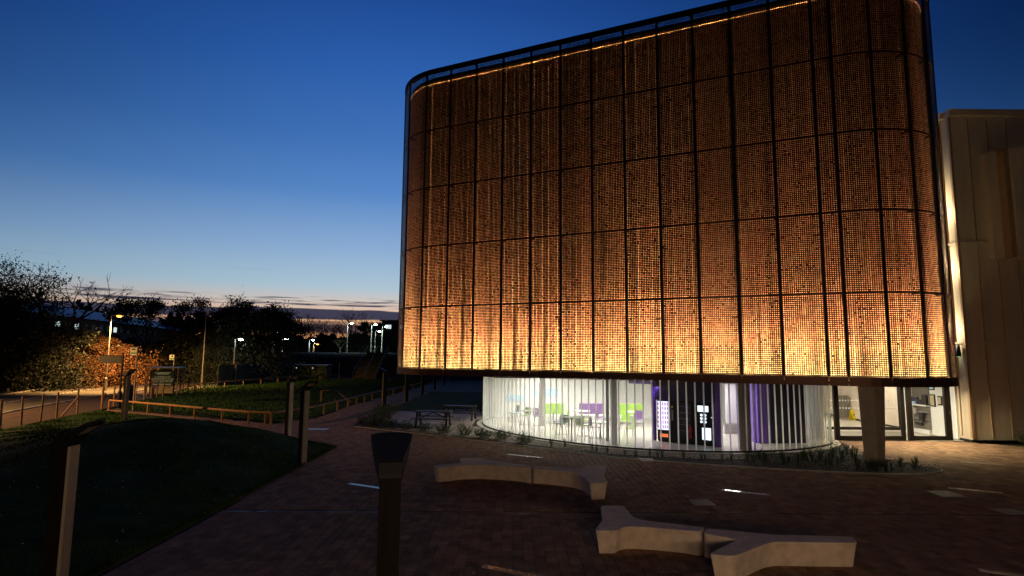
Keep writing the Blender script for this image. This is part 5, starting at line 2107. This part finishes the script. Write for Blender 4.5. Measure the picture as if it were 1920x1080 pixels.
# ================================================================== planting: shrubs and grass tufts
def shrub(label, base, r, h, n, seed, lsz=.06, leaf=m_leaf_g, name='shrub', group='shrubs in the beds'):
    rg = random.Random(seed)
    t = thing(name, label, 'shrub', base, 0, group)
    st, lf = MB(), MB()
    vs, fs = [], []
    for i in range(n):
        a, q = rg.uniform(0, 6.28), rg.random() ** .5 * r
        bx_, by_ = math.cos(a) * q, math.sin(a) * q
        hh = h * rg.uniform(.55, 1.15) * (1 - .4 * q / r)
        tip = Vector((bx_ + rg.gauss(0, .12), by_ + rg.gauss(0, .12), hh))
        p0 = Vector((bx_ * .6, by_ * .6, 0))
        st.tube([p0, (p0 + tip) / 2 + Vector((rg.gauss(0, .03), rg.gauss(0, .03), 0)), tip], [.006, .005, .003], 3, cap=False)
        for j in range(9):
            u_ = .3 + .7 * (j / 8)
            p = p0.lerp(tip, u_) + Vector((rg.gauss(0, .03), rg.gauss(0, .03), rg.gauss(0, .02)))
            d = Vector((rg.gauss(0, 1), rg.gauss(0, 1), rg.gauss(.4, .5))).normalized()
            w = d.cross(Vector((0, 0, 1))).normalized()
            L_ = lsz * rg.uniform(.7, 1.5)
            k0 = len(vs)
            vs += [p, p + d * L_ * .5 + w * L_ * .22, p + d * L_, p + d * L_ * .5 - w * L_ * .22]
            fs.append((k0, k0 + 1, k0 + 2, k0 + 3))
    lf.v, lf.f, lf.n = [tuple(v) for v in vs], fs, len(vs)
    obj('stems', st, m_bark, t, kind='stuff')
    obj('leaves', lf, leaf, t, kind='stuff')
    return t


wheres = [(-7.6, 32.6, .8, .75, 120, 'dense low shrub at the sharp left corner of the terrace bed'),
          (-7.5, 34.4, .8, .8, 120, 'dense shrub behind the corner shrub, left of the tables'),
          (-7.9, 36.8, .7, .9, 100, 'taller shrub at the back of the terrace bed beside the path'),
          (-8.0, 39.6, .8, .8, 90, 'shrub beside the path level with the farther table'),
          (-6.4, 31.6, .45, .55, 50, 'airy shrub in the gravel, first from the bed corner'),
          (-5.3, 30.8, .4, .6, 44, 'airy shrub in front of the nearer table, left'),
          (-4.3, 30.1, .4, .55, 44, 'airy shrub in front of the nearer table, middle'),
          (-3.3, 29.4, .42, .6, 46, 'airy shrub in front of the nearer table, right'),
          (-2.2, 28.6, .42, .75, 46, 'tallest airy shrub in the gravel before the tables'),
          (-1.3, 27.9, .45, .5, 50, 'airy shrub left of the glass wall end'),
          (-.4, 27.6, .42, .5, 46, 'airy shrub just below the left end of the glass wall'),
          (.6, 26.6, .4, .45, 44, 'airy shrub right of the glass wall end'),
          (-4.5, 41.8, 1.0, .7, 90, 'dark shrub behind the farther table, left'),
          (-2.0, 42.0, 1.0, .8, 90, 'dark shrub behind the farther table, right'),
          (.2, 41.8, .9, .8, 80, 'reddish shrub beside the dark end of the glass wall'),
          (23.4, 26.7, .8, .7, 90, 'dark shrub against the beige building at right'),
          (25.1, 25.9, .9, .8, 90, 'larger dark shrub at the right edge below the beige wall')]
for i, (x, y, r, h, n, lab) in enumerate(wheres):
    shrub(lab, (x, y, 0), r, h, n, 300 + i, leaf=m_leaf_o if 'reddish' in lab else m_leaf_g, lsz=.09)


def tuft_mesh(seed, n=26, h=.5):
    rg = random.Random(seed)
    mb = MB()
    for i in range(n):
        a = rg.uniform(0, 6.28)
        le = rg.uniform(.08, .35) * h
        hh = h * rg.uniform(.5, 1.1)
        d = Vector((math.cos(a), math.sin(a), 0))
        w = Vector((-d.y, d.x, 0)) * .006
        p0 = d * rg.uniform(0, .05)
        p1 = p0 + d * le * .4 + Vector((0, 0, hh * .6))
        p2 = p0 + d * le + Vector((0, 0, hh))
        mb.add([p0 - w, p0 + w, p1 + w, p1 - w, p2], [(0, 1, 2, 3), (3, 2, 4)])
    return mesh_from('grass_tuft', mb, m_leaf_g)


tm = [tuft_mesh(i) for i in range(5)]
rt = random.Random(55)
tlist = []
for p in bed_curve:
    pass
c_mid = catmull([Vector(p) for p in ((1.3, 26.2, 0), (3.6, 24.1, 0), (5.2, 23.2, 0), (6.6, 22.7, 0), (8.2, 22.4, 0), (9.6, 22.3, 0), (11.0, 22.4, 0))], 4)
for p in c_mid:
    for k_ in range(1):
        tlist.append((p.x + rt.gauss(0, .2), p.y + rt.gauss(0, .25), rt.uniform(.5, .95)))
bp2 = [(9.0, 21.2), (12.2, 20.5), (14.3, 20.7), (14.5, 21.5), (13.5, 24), (12.8, 24.6), (11.5, 23.6), (9.4, 23.3)]
while len(tlist) < 85:
    X, Y = rt.uniform(9, 14.6), rt.uniform(20.4, 24.6)
    if inpoly(X, Y, bp2) and not (12.6 < X < 13.9 and 21.9 < Y < 23.1):
        tlist.append((X, Y, rt.uniform(.5, 1.0)))
zones = {}
for i, (x, y, s_) in enumerate(tlist):
    o = bpy.data.objects.new('grass_tuft', tm[i % 5])
    C.objects.link(o)
    o.location = (x, y, 0)
    o.scale = (s_, s_, s_)
    o.rotation_euler = (0, 0, rt.uniform(0, 6))
    zl = ('spiky grass tuft along the glass wall left of the grey column' if x < 4.2 else 'spiky grass tuft along the glass wall in front of the vending machines' if x < 8 and y > 21.9 else
          'spiky grass tuft in the dark bed right of the concrete pier' if x > 13.7 else 'spiky grass tuft close in front of the concrete pier' if x > 12.2 and y < 22.2 else
          'spiky grass tuft behind the concrete pier' if x > 12.2 else 'spiky grass tuft in the dark bed left of the concrete pier')
    tag(o, zl, 'grass tuft', zl.replace('tuft', 'tufts'))
# ground cover in the dark crescent
gc = MB()
vs, fs = [], []
c_ = 0
while c_ < 5200:
    X, Y = rt.uniform(-8.5, 15), rt.uniform(20.0, 35.5)
    if not inpoly(X, Y, bp_) or inpoly(X, Y, gpoly):
        continue
    z0_ = rt.uniform(.01, .14)
    a = rt.uniform(0, 6.28)
    s_ = rt.uniform(.02, .06)
    vs += [(X, Y, z0_), (X + s_ * math.cos(a), Y + s_ * math.sin(a), z0_ + rt.uniform(0, .05)), (X + s_ * math.cos(a + 1), Y + s_ * math.sin(a + 1), z0_ + rt.uniform(0, .04))]
    fs.append((c_ * 3, c_ * 3 + 1, c_ * 3 + 2))
    c_ += 1
gc.v, gc.f, gc.n = vs, fs, len(vs)
o = obj('bed_cover', gc, m_leaf, kind='stuff')
tag(o, 'low dark ground cover plants filling the crescent bed', 'ground cover')
